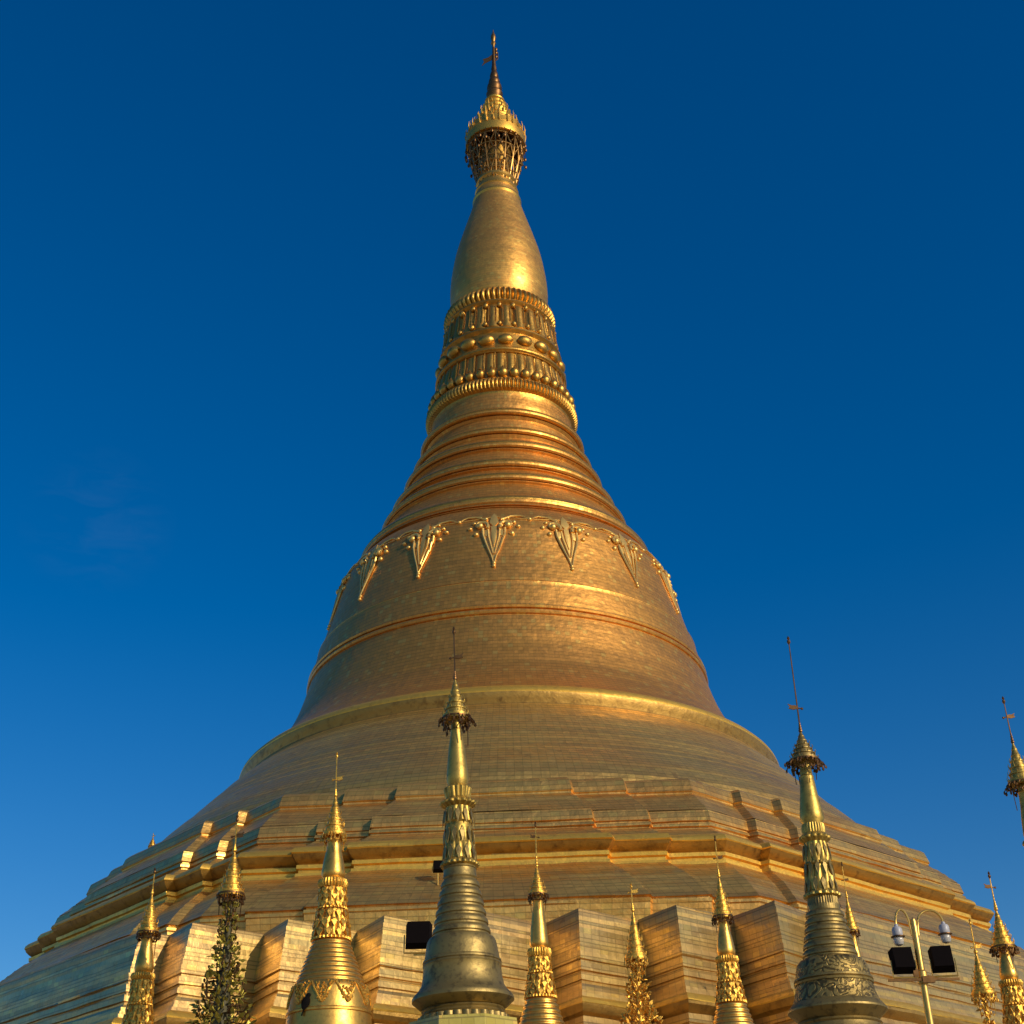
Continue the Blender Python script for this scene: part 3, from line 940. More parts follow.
# ------------------------------------------------------------------ small stupas
def umbrella(parent, zr, zc, rr, rod_z, vane_z, mats, rnd, flare=1.0, flip=1):
    """small umbrella crown with fringe, rod, vane and bud; built round the origin of its stupa"""
    h = zc - zr
    u = bpy.data.objects.new("umbrella_crown", None)
    scene.collection.objects.link(u)
    u.parent = parent
    bm = bmesh.new()
    n = 6
    pr = [(rr * 0.80, zr - 0.02 * h), (rr * 0.98, zr - 0.03 * h), (rr * 1.0, zr + 0.05 * h), (rr * 0.93, zr + 0.07 * h)]
    for i in range(n):
        t0 = 0.08 + 0.86 * i / n
        t1 = 0.08 + 0.86 * (i + 1) / n
        ra = rr * ((1 - t0) ** 1.05 * 0.90 + 0.05)
        rb = rr * ((1 - t1) ** 1.05 * 0.90 + 0.05)
        pr += [(ra * 1.04, zr + h * t0), (ra * 1.04, zr + h * (t0 + 0.02)), (ra * 0.9, zr + h * (t0 + 0.035)), (rb * 0.98, zr + h * (t1 - 0.01))]
    pr += [(rr * 0.05, zc)]
    revolve(bm, pr, 40)
    link_mesh("tiered_cone", bm, mats[0], u)
    bm = bmesh.new()
    for lv, nn in ((0.07, 14), (0.22, 12), (0.37, 10), (0.52, 8)):
        ra = rr * ((1 - lv) ** 1.05 * 0.92 + 0.05)
        for k in range(nn):
            a = 2 * pi * (k + rnd.random() * .4) / nn
            b = Vector((ra * cos(a), ra * sin(a), zr + h * lv))
            hh = h * rnd.uniform(.06, .15)
            tube(bm, [b, b + Vector((rr * .10 * cos(a), rr * .10 * sin(a), hh * .5)), b + Vector((rr * .06 * cos(a), rr * .06 * sin(a), hh))], rr * 0.05, 4, rr * 0.012)
        revolve(bm, [(ra * .9, zr + h * (lv - .012)), (ra * 1.06, zr + h * (lv - .01)), (ra * 1.06, zr + h * (lv + .02)), (ra * .9, zr + h * (lv + .022))], 24, cap=False)
    link_mesh("leaf_fringe", bm, mats[0], u)
    bm = bmesh.new()
    for k in range(22):
        a = 2 * pi * (k + rnd.random() * .5) / 22
        r0 = rr * rnd.uniform(.86, 1.1)
        L_ = rr * rnd.uniform(0.15, 0.75)
        p0 = Vector((r0 * cos(a), r0 * sin(a), zr + 0.02 * h))
        fo = (flare - 1) * rr * rnd.uniform(.6, 1.1)
        p1 = p0 + Vector((rr * rnd.uniform(-.1, .1) + fo * cos(a), rr * rnd.uniform(-.1, .1) + fo * sin(a), -L_))
        tube(bm, [p0, p0.lerp(p1, .5) + Vector((fo * .3 * cos(a), fo * .3 * sin(a), 0)), p1], rr * 0.04, 4)
        if flare > 1:
            blob(bm, p0.lerp(p1, .5), rr * .12, None, rr * .12, seg=6, rings=4)
        blob(bm, p1, rr * rnd.uniform(.06, .11), None, rr * rnd.uniform(.09, .18), seg=6, rings=4)
    for k in range(8):
        a0 = 2 * pi * k / 8
        a1 = 2 * pi * (k + 1) / 8
        pts = []
        for i in range(7):
            t = i / 6
            a = a0 + (a1 - a0) * t
            pts.append((rr * .9 * cos(a), rr * .9 * sin(a), zr - rr * (0.1 + 0.5 * sin(pi * t))))
        tube(bm, pts, rr * 0.04, 4)
        for i in (2, 3, 4):
            blob(bm, pts[i], rr * .09, None, rr * .13, seg=6, rings=4)
    revolve(bm, [(rr * .84, zr + .03 * h), (rr * 1.04, zr + .03 * h), (rr * 1.04, zr - .01 * h), (rr * .84, zr - .01 * h)], 24, cap=False)
    for k in range(4):
        a = 2 * pi * (k + .3 * rnd.random()) / 4
        tube(bm, [(rr * .85 * cos(a), rr * .85 * sin(a), zr), (rr * .8 * cos(a), rr * .8 * sin(a), zr - rr * rnd.uniform(1.2, 2.1))], rr * 0.04, 4)
    link_mesh("bell_fringe", bm, mats[1], u)
    bm = bmesh.new()
    rod = rr * (0.048 if flare > 1.2 else 0.062)
    tube(bm, [(0, 0, zc - 0.05 * h), (0, 0, rod_z)], rod * 1.25, 6, rod * .8)
    for i, f_ in enumerate((0.0, 0.10, 0.2, 0.3)):
        zz = zc + (vane_z - zc) * f_
        blob(bm, (0, 0, zz), rod * (3.0 - i * 0.5), None, rod * 3.2, seg=8, rings=5)
    link_mesh("rod", bm, mats[2], u)
    bm = bmesh.new()
    w = rr * 0.62
    pts = [(0.0, -0.12), (0.5, -0.2), (1.0, -0.05), (0.85, 0.2), (1.05, 0.5), (0.6, 0.3), (0.3, 0.32), (0.0, 0.2)]
    th = rr * 0.05
    f1 = [bm.verts.new((flip * x_ * w, -th, vane_z + z_ * w)) for x_, z_ in pts]
    f2 = [bm.verts.new((flip * x_ * w, th, vane_z + z_ * w)) for x_, z_ in pts]
    bm.faces.new(f1)
    bm.faces.new(list(reversed(f2)))
    for i in range(len(pts)):
        j = (i + 1) % len(pts)
        bm.faces.new((f1[j], f1[i], f2[i], f2[j]))
    tube(bm, [(-flip * w * .5, 0, vane_z - .1 * w), (0, 0, vane_z)], rr * .05, 5)
    blob(bm, (-flip * w * .5, 0, vane_z - .1 * w), rr * .1, seg=6, rings=5)
    link_mesh("vane", bm, mats[1], u, smooth=False)
    bm = bmesh.new()
    b = rr * 0.15
    revolve(bm, [(b * .3, rod_z - b * 4), (b * .9, rod_z - b * 2.8), (b * .8, rod_z - b * 2.0), (b * .35, rod_z - b * 1.5), (b * .75, rod_z - b * .8), (b * .15, rod_z + b * .4)], 10)
    link_mesh("diamond_bud", bm, mats[1], u)
    return u


def plinth(parent, r, z, mat, base_z):
    """bell foot and octagonal steps below the part the camera sees, down to what the stupa stands on"""
    bm = bmesh.new()
    if z - base_z > 1.0:
        H = z - base_z
        pr = [(r * .9, z + 0.02), (r * 1.0, z - .05)]
        steps = 5
        rr, zz = r * 1.0, z - .05
        for i in range(steps):
            dz = (H - .05) / steps
            pr += [(rr, zz - dz * .25), (rr + r * .10, zz - dz * .32), (rr + r * .10, zz - dz * .9), (rr + r * .16, zz - dz)]
            rr += r * .16
            zz -= dz
        pr[-1] = (pr[-1][0], base_z)
        revolve(bm, pr, 8, phase=pi / 8)
    else:
        revolve(bm, [(r * .9, z + .02), (r * 1.1, z - .05), (r * 1.1, base_z)], 8, phase=pi / 8)
    return link_mesh("stepped_base", bm, mat, parent, smooth=False)


def base_height(x, y):
    best = 1e9
    for k in range(8):
        ang = PHI + k * pi / 4
        d = x * sin(ang) - y * cos(ang)
        lim = (ZV + 15.0 - 2.9) if k % 2 == 0 else (35.9 + 10.6)
        best = min(best, lim - d)
    return 4.61 if best > 0.6 else GROUND


STUPAS = {
'S3': {'pos': [-6.306, -50.0], 'mat': 'gold', 'tip': 18.847, 'vane': 17.77, 'cone': 17.142, 'rim': [0.428, 15.599], 'secs': [['bulb', [[0.219, 15.657], [0.228, 15.429], [0.271, 15.379], [0.245, 15.312], [0.288, 14.98], [0.373, 14.591], [0.42, 14.264], [0.432, 14.151], [0.402, 14.028], [0.345, 13.954]]], ['lotus_collar', [[0.367, 13.985], [0.509, 13.913, 0.04, 28], [0.543, 13.76, 0.05, 28], [0.482, 13.63, 0.04, 28], [0.43, 13.625]]], ['lotus_band', [[0.43, 13.643], [0.464, 13.559, 0.06, 12], [0.471, 13.292, 0.1, 12], [0.487, 13.025, 0.06, 12], [0.47, 12.933], [0.555, 12.885, 0.05, 24], [0.555, 12.835, 0.05, 24], [0.478, 12.842]]], ['petal_band', [[0.478, 12.842], [0.511, 12.657, 0.03, 14], [0.543, 12.332, 0.09, 14], [0.601, 11.984, 0.07, 14], [0.634, 11.858], [0.71, 11.814, 0.04, 30], [0.717, 11.736, 0.04, 30], [0.654, 11.729]]], ['moulding_rings', [[0.634, 11.73], [0.675, 11.701], [0.701, 11.655], [0.706, 11.614], [0.684, 11.595], [0.689, 11.565], [0.698, 11.557], [0.738, 11.528], [0.765, 11.483], [0.77, 11.442], [0.747, 11.423], [0.752, 11.394], [0.761, 11.386], [0.801, 11.357], [0.828, 11.312], [0.833, 11.272], [0.81, 11.253], [0.815, 11.223], [0.824, 11.215], [0.864, 11.187], [0.891, 11.142], [0.896, 11.102], [0.873, 11.083], [0.878, 11.053], [0.887, 11.045], [0.927, 11.017], [0.954, 10.973], [0.959, 10.933], [0.936, 10.914], [0.941, 10.885], [0.95, 10.877], [0.99, 10.848], [1.016, 10.804], [1.021, 10.765], [0.999, 10.746], [1.004, 10.717], [1.013, 10.709], [1.052, 10.681], [1.079, 10.637], [1.084, 10.597], [1.061, 10.578], [1.066, 10.55], [1.075, 10.542], [1.115, 10.514], [1.141, 10.47], [1.146, 10.431], [1.123, 10.412], [1.128, 10.384], [1.137, 10.376], [1.177, 10.348], [1.203, 10.305], [1.208, 10.266], [1.185, 10.247], [1.19, 10.218]]], ['bell', [[1.215, 10.211], [1.302, 10.128], [1.353, 9.953], [1.418, 9.612], [1.458, 9.279], [1.507, 9.238], [1.506, 9.173], [1.463, 9.148], [1.492, 8.756], [1.62, 8.161], [1.917, 7.492], [2.051, 7.35], [1.98, 7.236], [1.703, 7.056]]]]},
'S5': {'pos': [0.96, -48.0], 'mat': 'gold', 'tip': 16.564, 'vane': 15.971, 'cone': 14.845, 'rim': [0.359, 13.732], 'secs': [['bulb', [[0.181, 13.775], [0.188, 13.548], [0.224, 13.502], [0.202, 13.433], [0.237, 12.978], [0.308, 12.488], [0.346, 12.042], [0.356, 11.931], [0.331, 11.828], [0.284, 11.765]]], ['lotus_collar', [[0.302, 11.798], [0.419, 11.738, 0.04, 28], [0.447, 11.589, 0.05, 28], [0.397, 11.456, 0.04, 28], [0.354, 11.446]]], ['lotus_band', [[0.354, 11.464], [0.383, 11.401, 0.06, 12], [0.389, 11.2, 0.1, 12], [0.402, 10.999, 0.06, 12], [0.388, 10.941], [0.458, 10.9, 0.05, 24], [0.458, 10.85, 0.05, 24], [0.395, 10.852]]], ['petal_band', [[0.395, 10.852], [0.422, 10.713, 0.03, 14], [0.449, 10.455, 0.09, 14], [0.497, 10.178, 0.07, 14], [0.524, 10.093], [0.587, 10.054, 0.04, 30], [0.594, 9.976, 0.04, 30], [0.541, 9.965]]], ['moulding_rings', [[0.525, 9.964], [0.566, 9.933], [0.592, 9.882], [0.597, 9.834], [0.573, 9.811], [0.578, 9.776], [0.587, 9.767], [0.628, 9.736], [0.654, 9.686], [0.659, 9.639], [0.635, 9.615], [0.64, 9.581], [0.649, 9.572], [0.689, 9.541], [0.716, 9.491], [0.72, 9.444], [0.697, 9.421], [0.701, 9.387], [0.71, 9.378], [0.751, 9.347], [0.777, 9.297], [0.781, 9.251], [0.758, 9.227], [0.762, 9.194], [0.771, 9.185], [0.812, 9.155], [0.838, 9.105], [0.842, 9.059], [0.819, 9.035], [0.823, 9.002], [0.832, 8.993], [0.873, 8.963], [0.899, 8.913], [0.903, 8.867], [0.88, 8.844], [0.884, 8.811], [0.893, 8.802], [0.933, 8.772], [0.959, 8.723], [0.964, 8.677], [0.94, 8.654], [0.945, 8.621], [0.954, 8.612], [0.994, 8.583], [1.02, 8.534], [1.024, 8.489], [1.001, 8.465], [1.005, 8.432], [1.014, 8.424], [1.054, 8.394], [1.08, 8.346], [1.084, 8.301], [1.061, 8.277], [1.065, 8.245]]], ['bell', [[1.109, 8.235], [1.214, 8.054], [1.314, 7.549], [1.376, 6.895], [1.679, 6.067], [1.816, 5.927], [1.532, 5.707]]]]},
'S7': {'pos': [8.008, -47.0], 'mat': 'gold', 'tip': 16.151, 'vane': 15.278, 'cone': 14.574, 'rim': [0.374, 12.996], 'secs': [['bulb', [[0.176, 13.079], [0.182, 12.852], [0.217, 12.807], [0.196, 12.736], [0.23, 12.449], [0.299, 12.101], [0.337, 11.818], [0.347, 11.706], [0.322, 11.601], [0.277, 11.537]]], ['lotus_collar', [[0.294, 11.57], [0.408, 11.511, 0.04, 28], [0.435, 11.396, 0.05, 28], [0.387, 11.297, 0.04, 28], [0.345, 11.287]]], ['lotus_band', [[0.345, 11.305], [0.373, 11.231, 0.06, 12], [0.379, 10.99, 0.1, 12], [0.391, 10.748, 0.06, 12], [0.377, 10.668], [0.446, 10.627, 0.05, 24], [0.446, 10.577, 0.05, 24], [0.384, 10.577]]], ['petal_band', [[0.384, 10.577], [0.411, 10.465, 0.03, 14], [0.437, 10.247, 0.09, 14], [0.484, 10.012, 0.07, 14], [0.511, 9.951], [0.572, 9.912, 0.04, 30], [0.579, 9.834, 0.04, 30], [0.527, 9.822]]], ['moulding_rings', [[0.511, 9.821], [0.552, 9.792], [0.576, 9.746], [0.578, 9.703], [0.553, 9.682], [0.556, 9.651], [0.565, 9.643], [0.605, 9.614], [0.629, 9.568], [0.631, 9.525], [0.606, 9.504], [0.609, 9.474], [0.618, 9.465], [0.658, 9.437], [0.682, 9.391], [0.684, 9.349], [0.659, 9.328], [0.662, 9.297], [0.671, 9.289], [0.711, 9.261], [0.735, 9.215], [0.737, 9.173], [0.712, 9.152], [0.715, 9.122], [0.723, 9.114], [0.763, 9.086], [0.787, 9.04], [0.79, 8.998], [0.764, 8.977], [0.767, 8.947], [0.776, 8.939], [0.816, 8.911], [0.84, 8.866], [0.842, 8.824], [0.817, 8.803], [0.82, 8.773], [0.828, 8.765], [0.868, 8.738], [0.892, 8.693], [0.894, 8.651], [0.869, 8.63], [0.872, 8.6], [0.881, 8.592], [0.92, 8.565], [0.944, 8.52], [0.946, 8.479], [0.921, 8.458], [0.924, 8.428], [0.933, 8.42], [0.972, 8.393], [0.996, 8.349], [0.998, 8.308], [0.973, 8.287], [0.976, 8.257]]], ['bell', [[1.02, 8.247], [1.127, 8.063], [1.23, 7.548], [1.293, 6.88], [1.567, 6.039], [1.707, 5.896], [1.419, 5.672]]]]},
'S1': {'pos': [-14.13, -46.0], 'mat': 'gold', 'tip': 15.695, 'vane': 15.021, 'cone': 14.707, 'rim': [0.407, 13.151], 'secs': [['bulb', [[0.184, 13.199], [0.191, 12.97], [0.228, 12.924], [0.205, 12.854], [0.241, 12.577], [0.314, 12.237], [0.353, 11.964], [0.363, 11.851], [0.338, 11.723], [0.29, 11.644]]], ['lotus_collar', [[0.308, 11.677], [0.428, 11.618, 0.04, 28], [0.456, 11.503, 0.05, 28], [0.405, 11.402, 0.04, 28], [0.362, 11.392]]], ['lotus_band', [[0.362, 11.41], [0.39, 11.314, 0.06, 12], [0.396, 10.994, 0.1, 12], [0.41, 10.675, 0.06, 12], [0.395, 10.551], [0.466, 10.51, 0.05, 24], [0.466, 10.46, 0.05, 24], [0.402, 10.46]]], ['petal_band', [[0.402, 10.46], [0.43, 10.319, 0.03, 14], [0.457, 10.058, 0.09, 14], [0.506, 9.777, 0.07, 14], [0.534, 9.691], [0.598, 9.652, 0.04, 30], [0.604, 9.574, 0.04, 30], [0.551, 9.561]]], ['moulding_rings', [[0.534, 9.56], [0.575, 9.533], [0.599, 9.489], [0.601, 9.448], [0.575, 9.428], [0.577, 9.398], [0.586, 9.391], [0.627, 9.363], [0.651, 9.32], [0.653, 9.279], [0.627, 9.259], [0.629, 9.229], [0.638, 9.222], [0.678, 9.195], [0.703, 9.151], [0.704, 9.111], [0.678, 9.091], [0.681, 9.061], [0.69, 9.054], [0.73, 9.027], [0.754, 8.983], [0.756, 8.943], [0.73, 8.923], [0.733, 8.894], [0.741, 8.886], [0.782, 8.86], [0.806, 8.817], [0.807, 8.777], [0.782, 8.756], [0.784, 8.728], [0.793, 8.72], [0.833, 8.694], [0.857, 8.651], [0.858, 8.611], [0.833, 8.591], [0.835, 8.562], [0.844, 8.554], [0.884, 8.528], [0.908, 8.485], [0.91, 8.446], [0.884, 8.426], [0.886, 8.397], [0.895, 8.389], [0.935, 8.364], [0.959, 8.321], [0.96, 8.282], [0.935, 8.261], [0.937, 8.233], [0.946, 8.225], [0.986, 8.2], [1.01, 8.157], [1.011, 8.118], [0.986, 8.098], [0.988, 8.07]]], ['bell', [[1.033, 8.061], [1.141, 7.877], [1.245, 7.361], [1.312, 6.856], [1.59, 6.011], [1.732, 5.869], [1.439, 5.639]]]]},
'S11': {'pos': [18.107, -48.0], 'mat': 'gold', 'tip': 14.209, 'vane': 13.639, 'cone': 12.815, 'rim': [0.425, 11.407], 'secs': [['bulb', [[0.17, 11.496], [0.177, 11.279], [0.21, 11.236], [0.19, 11.168], [0.223, 10.968], [0.29, 10.699], [0.327, 10.501], [0.337, 10.393], [0.313, 10.292], [0.269, 10.23]]], ['lotus_collar', [[0.286, 10.262], [0.397, 10.206, 0.04, 28], [0.423, 10.096, 0.05, 28], [0.376, 10.0, 0.04, 28], [0.335, 9.99]]], ['lotus_band', [[0.335, 10.007], [0.362, 9.939, 0.06, 12], [0.368, 9.719, 0.1, 12], [0.38, 9.498, 0.06, 12], [0.367, 9.428], [0.433, 9.389, 0.05, 24], [0.433, 9.341, 0.05, 24], [0.373, 9.341]]], ['petal_band', [[0.373, 9.341], [0.399, 9.185, 0.03, 14], [0.425, 8.903, 0.09, 14], [0.47, 8.602, 0.07, 14], [0.495, 8.501], [0.555, 8.465, 0.04, 30], [0.561, 8.39, 0.04, 30], [0.511, 8.377]]], ['moulding_rings', [[0.496, 8.376], [0.537, 8.349], [0.563, 8.304], [0.568, 8.263], [0.546, 8.242], [0.551, 8.212], [0.56, 8.204], [0.6, 8.177], [0.627, 8.133], [0.632, 8.092], [0.609, 8.071], [0.614, 8.041], [0.623, 8.033], [0.664, 8.006], [0.69, 7.962], [0.695, 7.921], [0.672, 7.901], [0.677, 7.871], [0.686, 7.863], [0.727, 7.836], [0.753, 7.793], [0.758, 7.752], [0.735, 7.731], [0.74, 7.702], [0.749, 7.694], [0.789, 7.668], [0.816, 7.624], [0.821, 7.583], [0.798, 7.563], [0.803, 7.533], [0.812, 7.526], [0.852, 7.499], [0.878, 7.456], [0.883, 7.416], [0.861, 7.395], [0.866, 7.366], [0.875, 7.358], [0.915, 7.332], [0.941, 7.289], [0.946, 7.249], [0.923, 7.228], [0.928, 7.199], [0.937, 7.192], [0.977, 7.166], [1.003, 7.123], [1.008, 7.083], [0.985, 7.063], [0.99, 7.034], [0.999, 7.026], [1.039, 7.001], [1.065, 6.958], [1.07, 6.918], [1.047, 6.898], [1.052, 6.869]]], ['bell', [[1.095, 6.86], [1.199, 6.686], [1.298, 6.193], [1.361, 5.711], [1.627, 4.906], [1.728, 4.773], [1.448, 4.553]]]]},
'S9': {'pos': [13.803, -43.0], 'mat': 'gold', 'tip': 16.138, 'vane': 15.384, 'cone': 14.681, 'rim': [0.306, 13.275], 'secs': [['bulb', [[0.133, 13.392], [0.138, 13.151], [0.164, 13.105], [0.148, 13.029], [0.174, 12.781], [0.226, 12.462], [0.255, 12.217], [0.262, 12.098], [0.244, 11.984], [0.209, 11.913]]], ['lotus_collar', [[0.223, 11.949], [0.309, 11.894, 0.04, 28], [0.33, 11.792, 0.05, 28], [0.293, 11.702, 0.04, 28], [0.261, 11.689]]], ['lotus_band', [[0.261, 11.708], [0.282, 11.646, 0.06, 12], [0.287, 11.442, 0.1, 12], [0.297, 11.238, 0.06, 12], [0.286, 11.182], [0.338, 11.142, 0.05, 24], [0.338, 11.088, 0.05, 24], [0.291, 11.085]]], ['petal_band', [[0.291, 11.085], [0.311, 10.982, 0.03, 14], [0.332, 10.772, 0.09, 14], [0.367, 10.547, 0.07, 14], [0.388, 10.496], [0.434, 10.458, 0.04, 30], [0.439, 10.374, 0.04, 30], [0.4, 10.358]]], ['moulding_rings', [[0.388, 10.356], [0.431, 10.327], [0.456, 10.281], [0.458, 10.238], [0.43, 10.217], [0.432, 10.186], [0.442, 10.178], [0.484, 10.149], [0.509, 10.103], [0.511, 10.06], [0.483, 10.04], [0.485, 10.009], [0.495, 10.001], [0.537, 9.972], [0.562, 9.926], [0.564, 9.883], [0.536, 9.863], [0.539, 9.832], [0.548, 9.824], [0.59, 9.795], [0.615, 9.749], [0.617, 9.707], [0.589, 9.687], [0.591, 9.656], [0.601, 9.648], [0.643, 9.62], [0.668, 9.574], [0.669, 9.532], [0.642, 9.512], [0.644, 9.481], [0.653, 9.473], [0.696, 9.445], [0.72, 9.399], [0.722, 9.358], [0.694, 9.337], [0.697, 9.307], [0.706, 9.299], [0.748, 9.271], [0.773, 9.226], [0.774, 9.184], [0.747, 9.164], [0.749, 9.134], [0.758, 9.126], [0.8, 9.098], [0.825, 9.053], [0.826, 9.012], [0.799, 8.991], [0.801, 8.961], [0.81, 8.953], [0.852, 8.926], [0.877, 8.881], [0.878, 8.84], [0.851, 8.819], [0.853, 8.789]]], ['bell', [[0.9, 8.779], [0.977, 8.586], [1.089, 8.03], [1.158, 7.309], [1.381, 6.583], [1.455, 6.436], [1.26, 6.181]]]]},
'S12': {'pos': [17.773, -54.0], 'mat': 'dull', 'tip': 18.846, 'vane': 18.08, 'cone': 17.139, 'rim': [0.452, 15.6], 'secs': [['bulb', [[0.156, 15.55], [0.162, 15.333], [0.193, 15.287], [0.174, 15.222], [0.205, 14.797], [0.265, 14.336], [0.298, 13.919], [0.307, 13.812], [0.285, 13.694], [0.245, 13.623]]], ['lotus_collar', [[0.26, 13.653], [0.361, 13.59, 0.04, 28], [0.385, 13.498, 0.05, 28], [0.342, 13.424, 0.04, 28], [0.306, 13.417]]], ['lotus_band', [[0.306, 13.434], [0.33, 13.369, 0.06, 12], [0.335, 13.164, 0.1, 12], [0.347, 12.959, 0.06, 12], [0.334, 12.898], [0.395, 12.855, 0.05, 24], [0.395, 12.808, 0.05, 24], [0.34, 12.812]]], ['petal_band', [[0.34, 12.812], [0.364, 12.704, 0.03, 14], [0.387, 12.496, 0.09, 14], [0.429, 12.272, 0.07, 14], [0.452, 12.213], [0.507, 12.172, 0.04, 30], [0.512, 12.098, 0.04, 30], [0.467, 12.089]]], ['moulding_rings', [[0.452, 12.088], [0.487, 12.047], [0.504, 11.979], [0.502, 11.917], [0.476, 11.885], [0.476, 11.84], [0.483, 11.829], [0.517, 11.788], [0.534, 11.721], [0.532, 11.659], [0.506, 11.628], [0.506, 11.583], [0.513, 11.571], [0.547, 11.531], [0.564, 11.465], [0.562, 11.403], [0.536, 11.372], [0.536, 11.327], [0.543, 11.316], [0.576, 11.276], [0.594, 11.21], [0.591, 11.149], [0.566, 11.117], [0.565, 11.073], [0.572, 11.062], [0.606, 11.022], [0.623, 10.957], [0.621, 10.896], [0.596, 10.865], [0.595, 10.821], [0.602, 10.809], [0.636, 10.77], [0.653, 10.705], [0.65, 10.645], [0.625, 10.614], [0.624, 10.57], [0.632, 10.559], [0.665, 10.52], [0.682, 10.456], [0.68, 10.396], [0.654, 10.365], [0.654, 10.321], [0.661, 10.31], [0.694, 10.271], [0.711, 10.208], [0.709, 10.148], [0.683, 10.117], [0.683, 10.074], [0.69, 10.063], [0.723, 10.025], [0.74, 9.961], [0.738, 9.902], [0.712, 9.871], [0.712, 9.828]]], ['bell', [[0.751, 9.815], [0.813, 9.49], [0.898, 8.247], [0.973, 6.46], [1.066, 6.332], [0.875, 6.041]]]]},
'S13': {'pos': [-26.037, -2.0], 'mat': 'gold', 'tip': 31.061, 'vane': 30.839, 'cone': 30.764, 'rim': [0.261, 30.102], 'secs': [['bulb', [[0.145, 30.173], [0.217, 29.659], [0.246, 29.156], [0.216, 28.929]]], ['bell', [[0.252, 28.863], [0.645, 27.468], [0.853, 26.002], [0.994, 25.689], [0.85, 25.304]]]]},
'S4': {'pos': [-1.071, -65.0], 'mat': 'dull', 'tip': 16.818, 'vane': 15.894, 'cone': 15.261, 'rim': [0.376, 14.063], 'secs': [['bulb', [[0.136, 14.093], [0.135, 13.776], [0.162, 13.738], [0.151, 13.656], [0.215, 13.237], [0.257, 12.802], [0.287, 12.46], [0.287, 12.295], [0.238, 12.173]]], ['lotus_collar', [[0.252, 12.169], [0.357, 12.081, 0.06, 16], [0.33, 11.954, 0.07, 16], [0.303, 11.826, 0.06, 16], [0.343, 11.787], [0.461, 11.697, 0.07, 16], [0.448, 11.648, 0.07, 16], [0.342, 11.572]]], ['lotus_band', [[0.329, 11.576], [0.315, 11.473, 0.1, 10], [0.325, 11.309, 0.12, 10], [0.355, 11.167, 0.08, 10], [0.326, 11.123], [0.344, 11.038], [0.354, 10.956], [0.338, 10.881, 0.08, 12], [0.348, 10.669, 0.07, 12], [0.353, 10.615], [0.363, 10.56, 0.07, 12], [0.377, 10.296, 0.06, 12], [0.387, 10.19], [0.476, 10.089, 0.05, 20], [0.489, 10.035, 0.05, 20], [0.424, 10.0]]], ['moulding_rings', [[0.416, 10.002], [0.437, 9.946], [0.416, 9.926], [0.425, 9.77], [0.445, 9.714], [0.42, 9.67], [0.431, 9.637], [0.473, 9.597], [0.498, 9.534], [0.497, 9.477], [0.468, 9.45], [0.47, 9.409], [0.479, 9.398], [0.521, 9.358], [0.546, 9.296], [0.545, 9.239], [0.516, 9.212], [0.518, 9.172], [0.527, 9.16], [0.569, 9.121], [0.593, 9.059], [0.593, 9.004], [0.564, 8.977], [0.565, 8.936], [0.574, 8.925], [0.617, 8.887], [0.641, 8.825], [0.64, 8.77], [0.611, 8.743], [0.613, 8.703], [0.622, 8.692], [0.664, 8.654], [0.688, 8.594], [0.687, 8.539], [0.659, 8.512], [0.66, 8.472], [0.669, 8.461], [0.711, 8.424], [0.734, 8.364], [0.734, 8.309], [0.705, 8.283], [0.707, 8.243]]], ['bell', [[0.727, 8.234], [0.815, 8.191], [0.866, 8.108], [0.89, 7.983], [0.936, 7.688], [0.97, 7.657], [0.982, 7.608], [0.959, 7.588], [0.983, 7.536], [0.963, 7.493], [0.984, 7.255], [1.023, 7.061], [1.107, 6.93], [1.216, 6.818], [1.252, 6.765], [1.256, 6.696], [1.051, 6.526], [0.99, 6.514]]], ['base_moulding', [[0.99, 6.514], [1.026, 6.462], [0.996, 6.422], [1.037, 6.37], [1.024, 6.349], [1.085, 6.316, 0.03, 30], [1.095, 6.224, 0.03, 30], [1.119, 6.197], [1.143, 6.171]]]]},
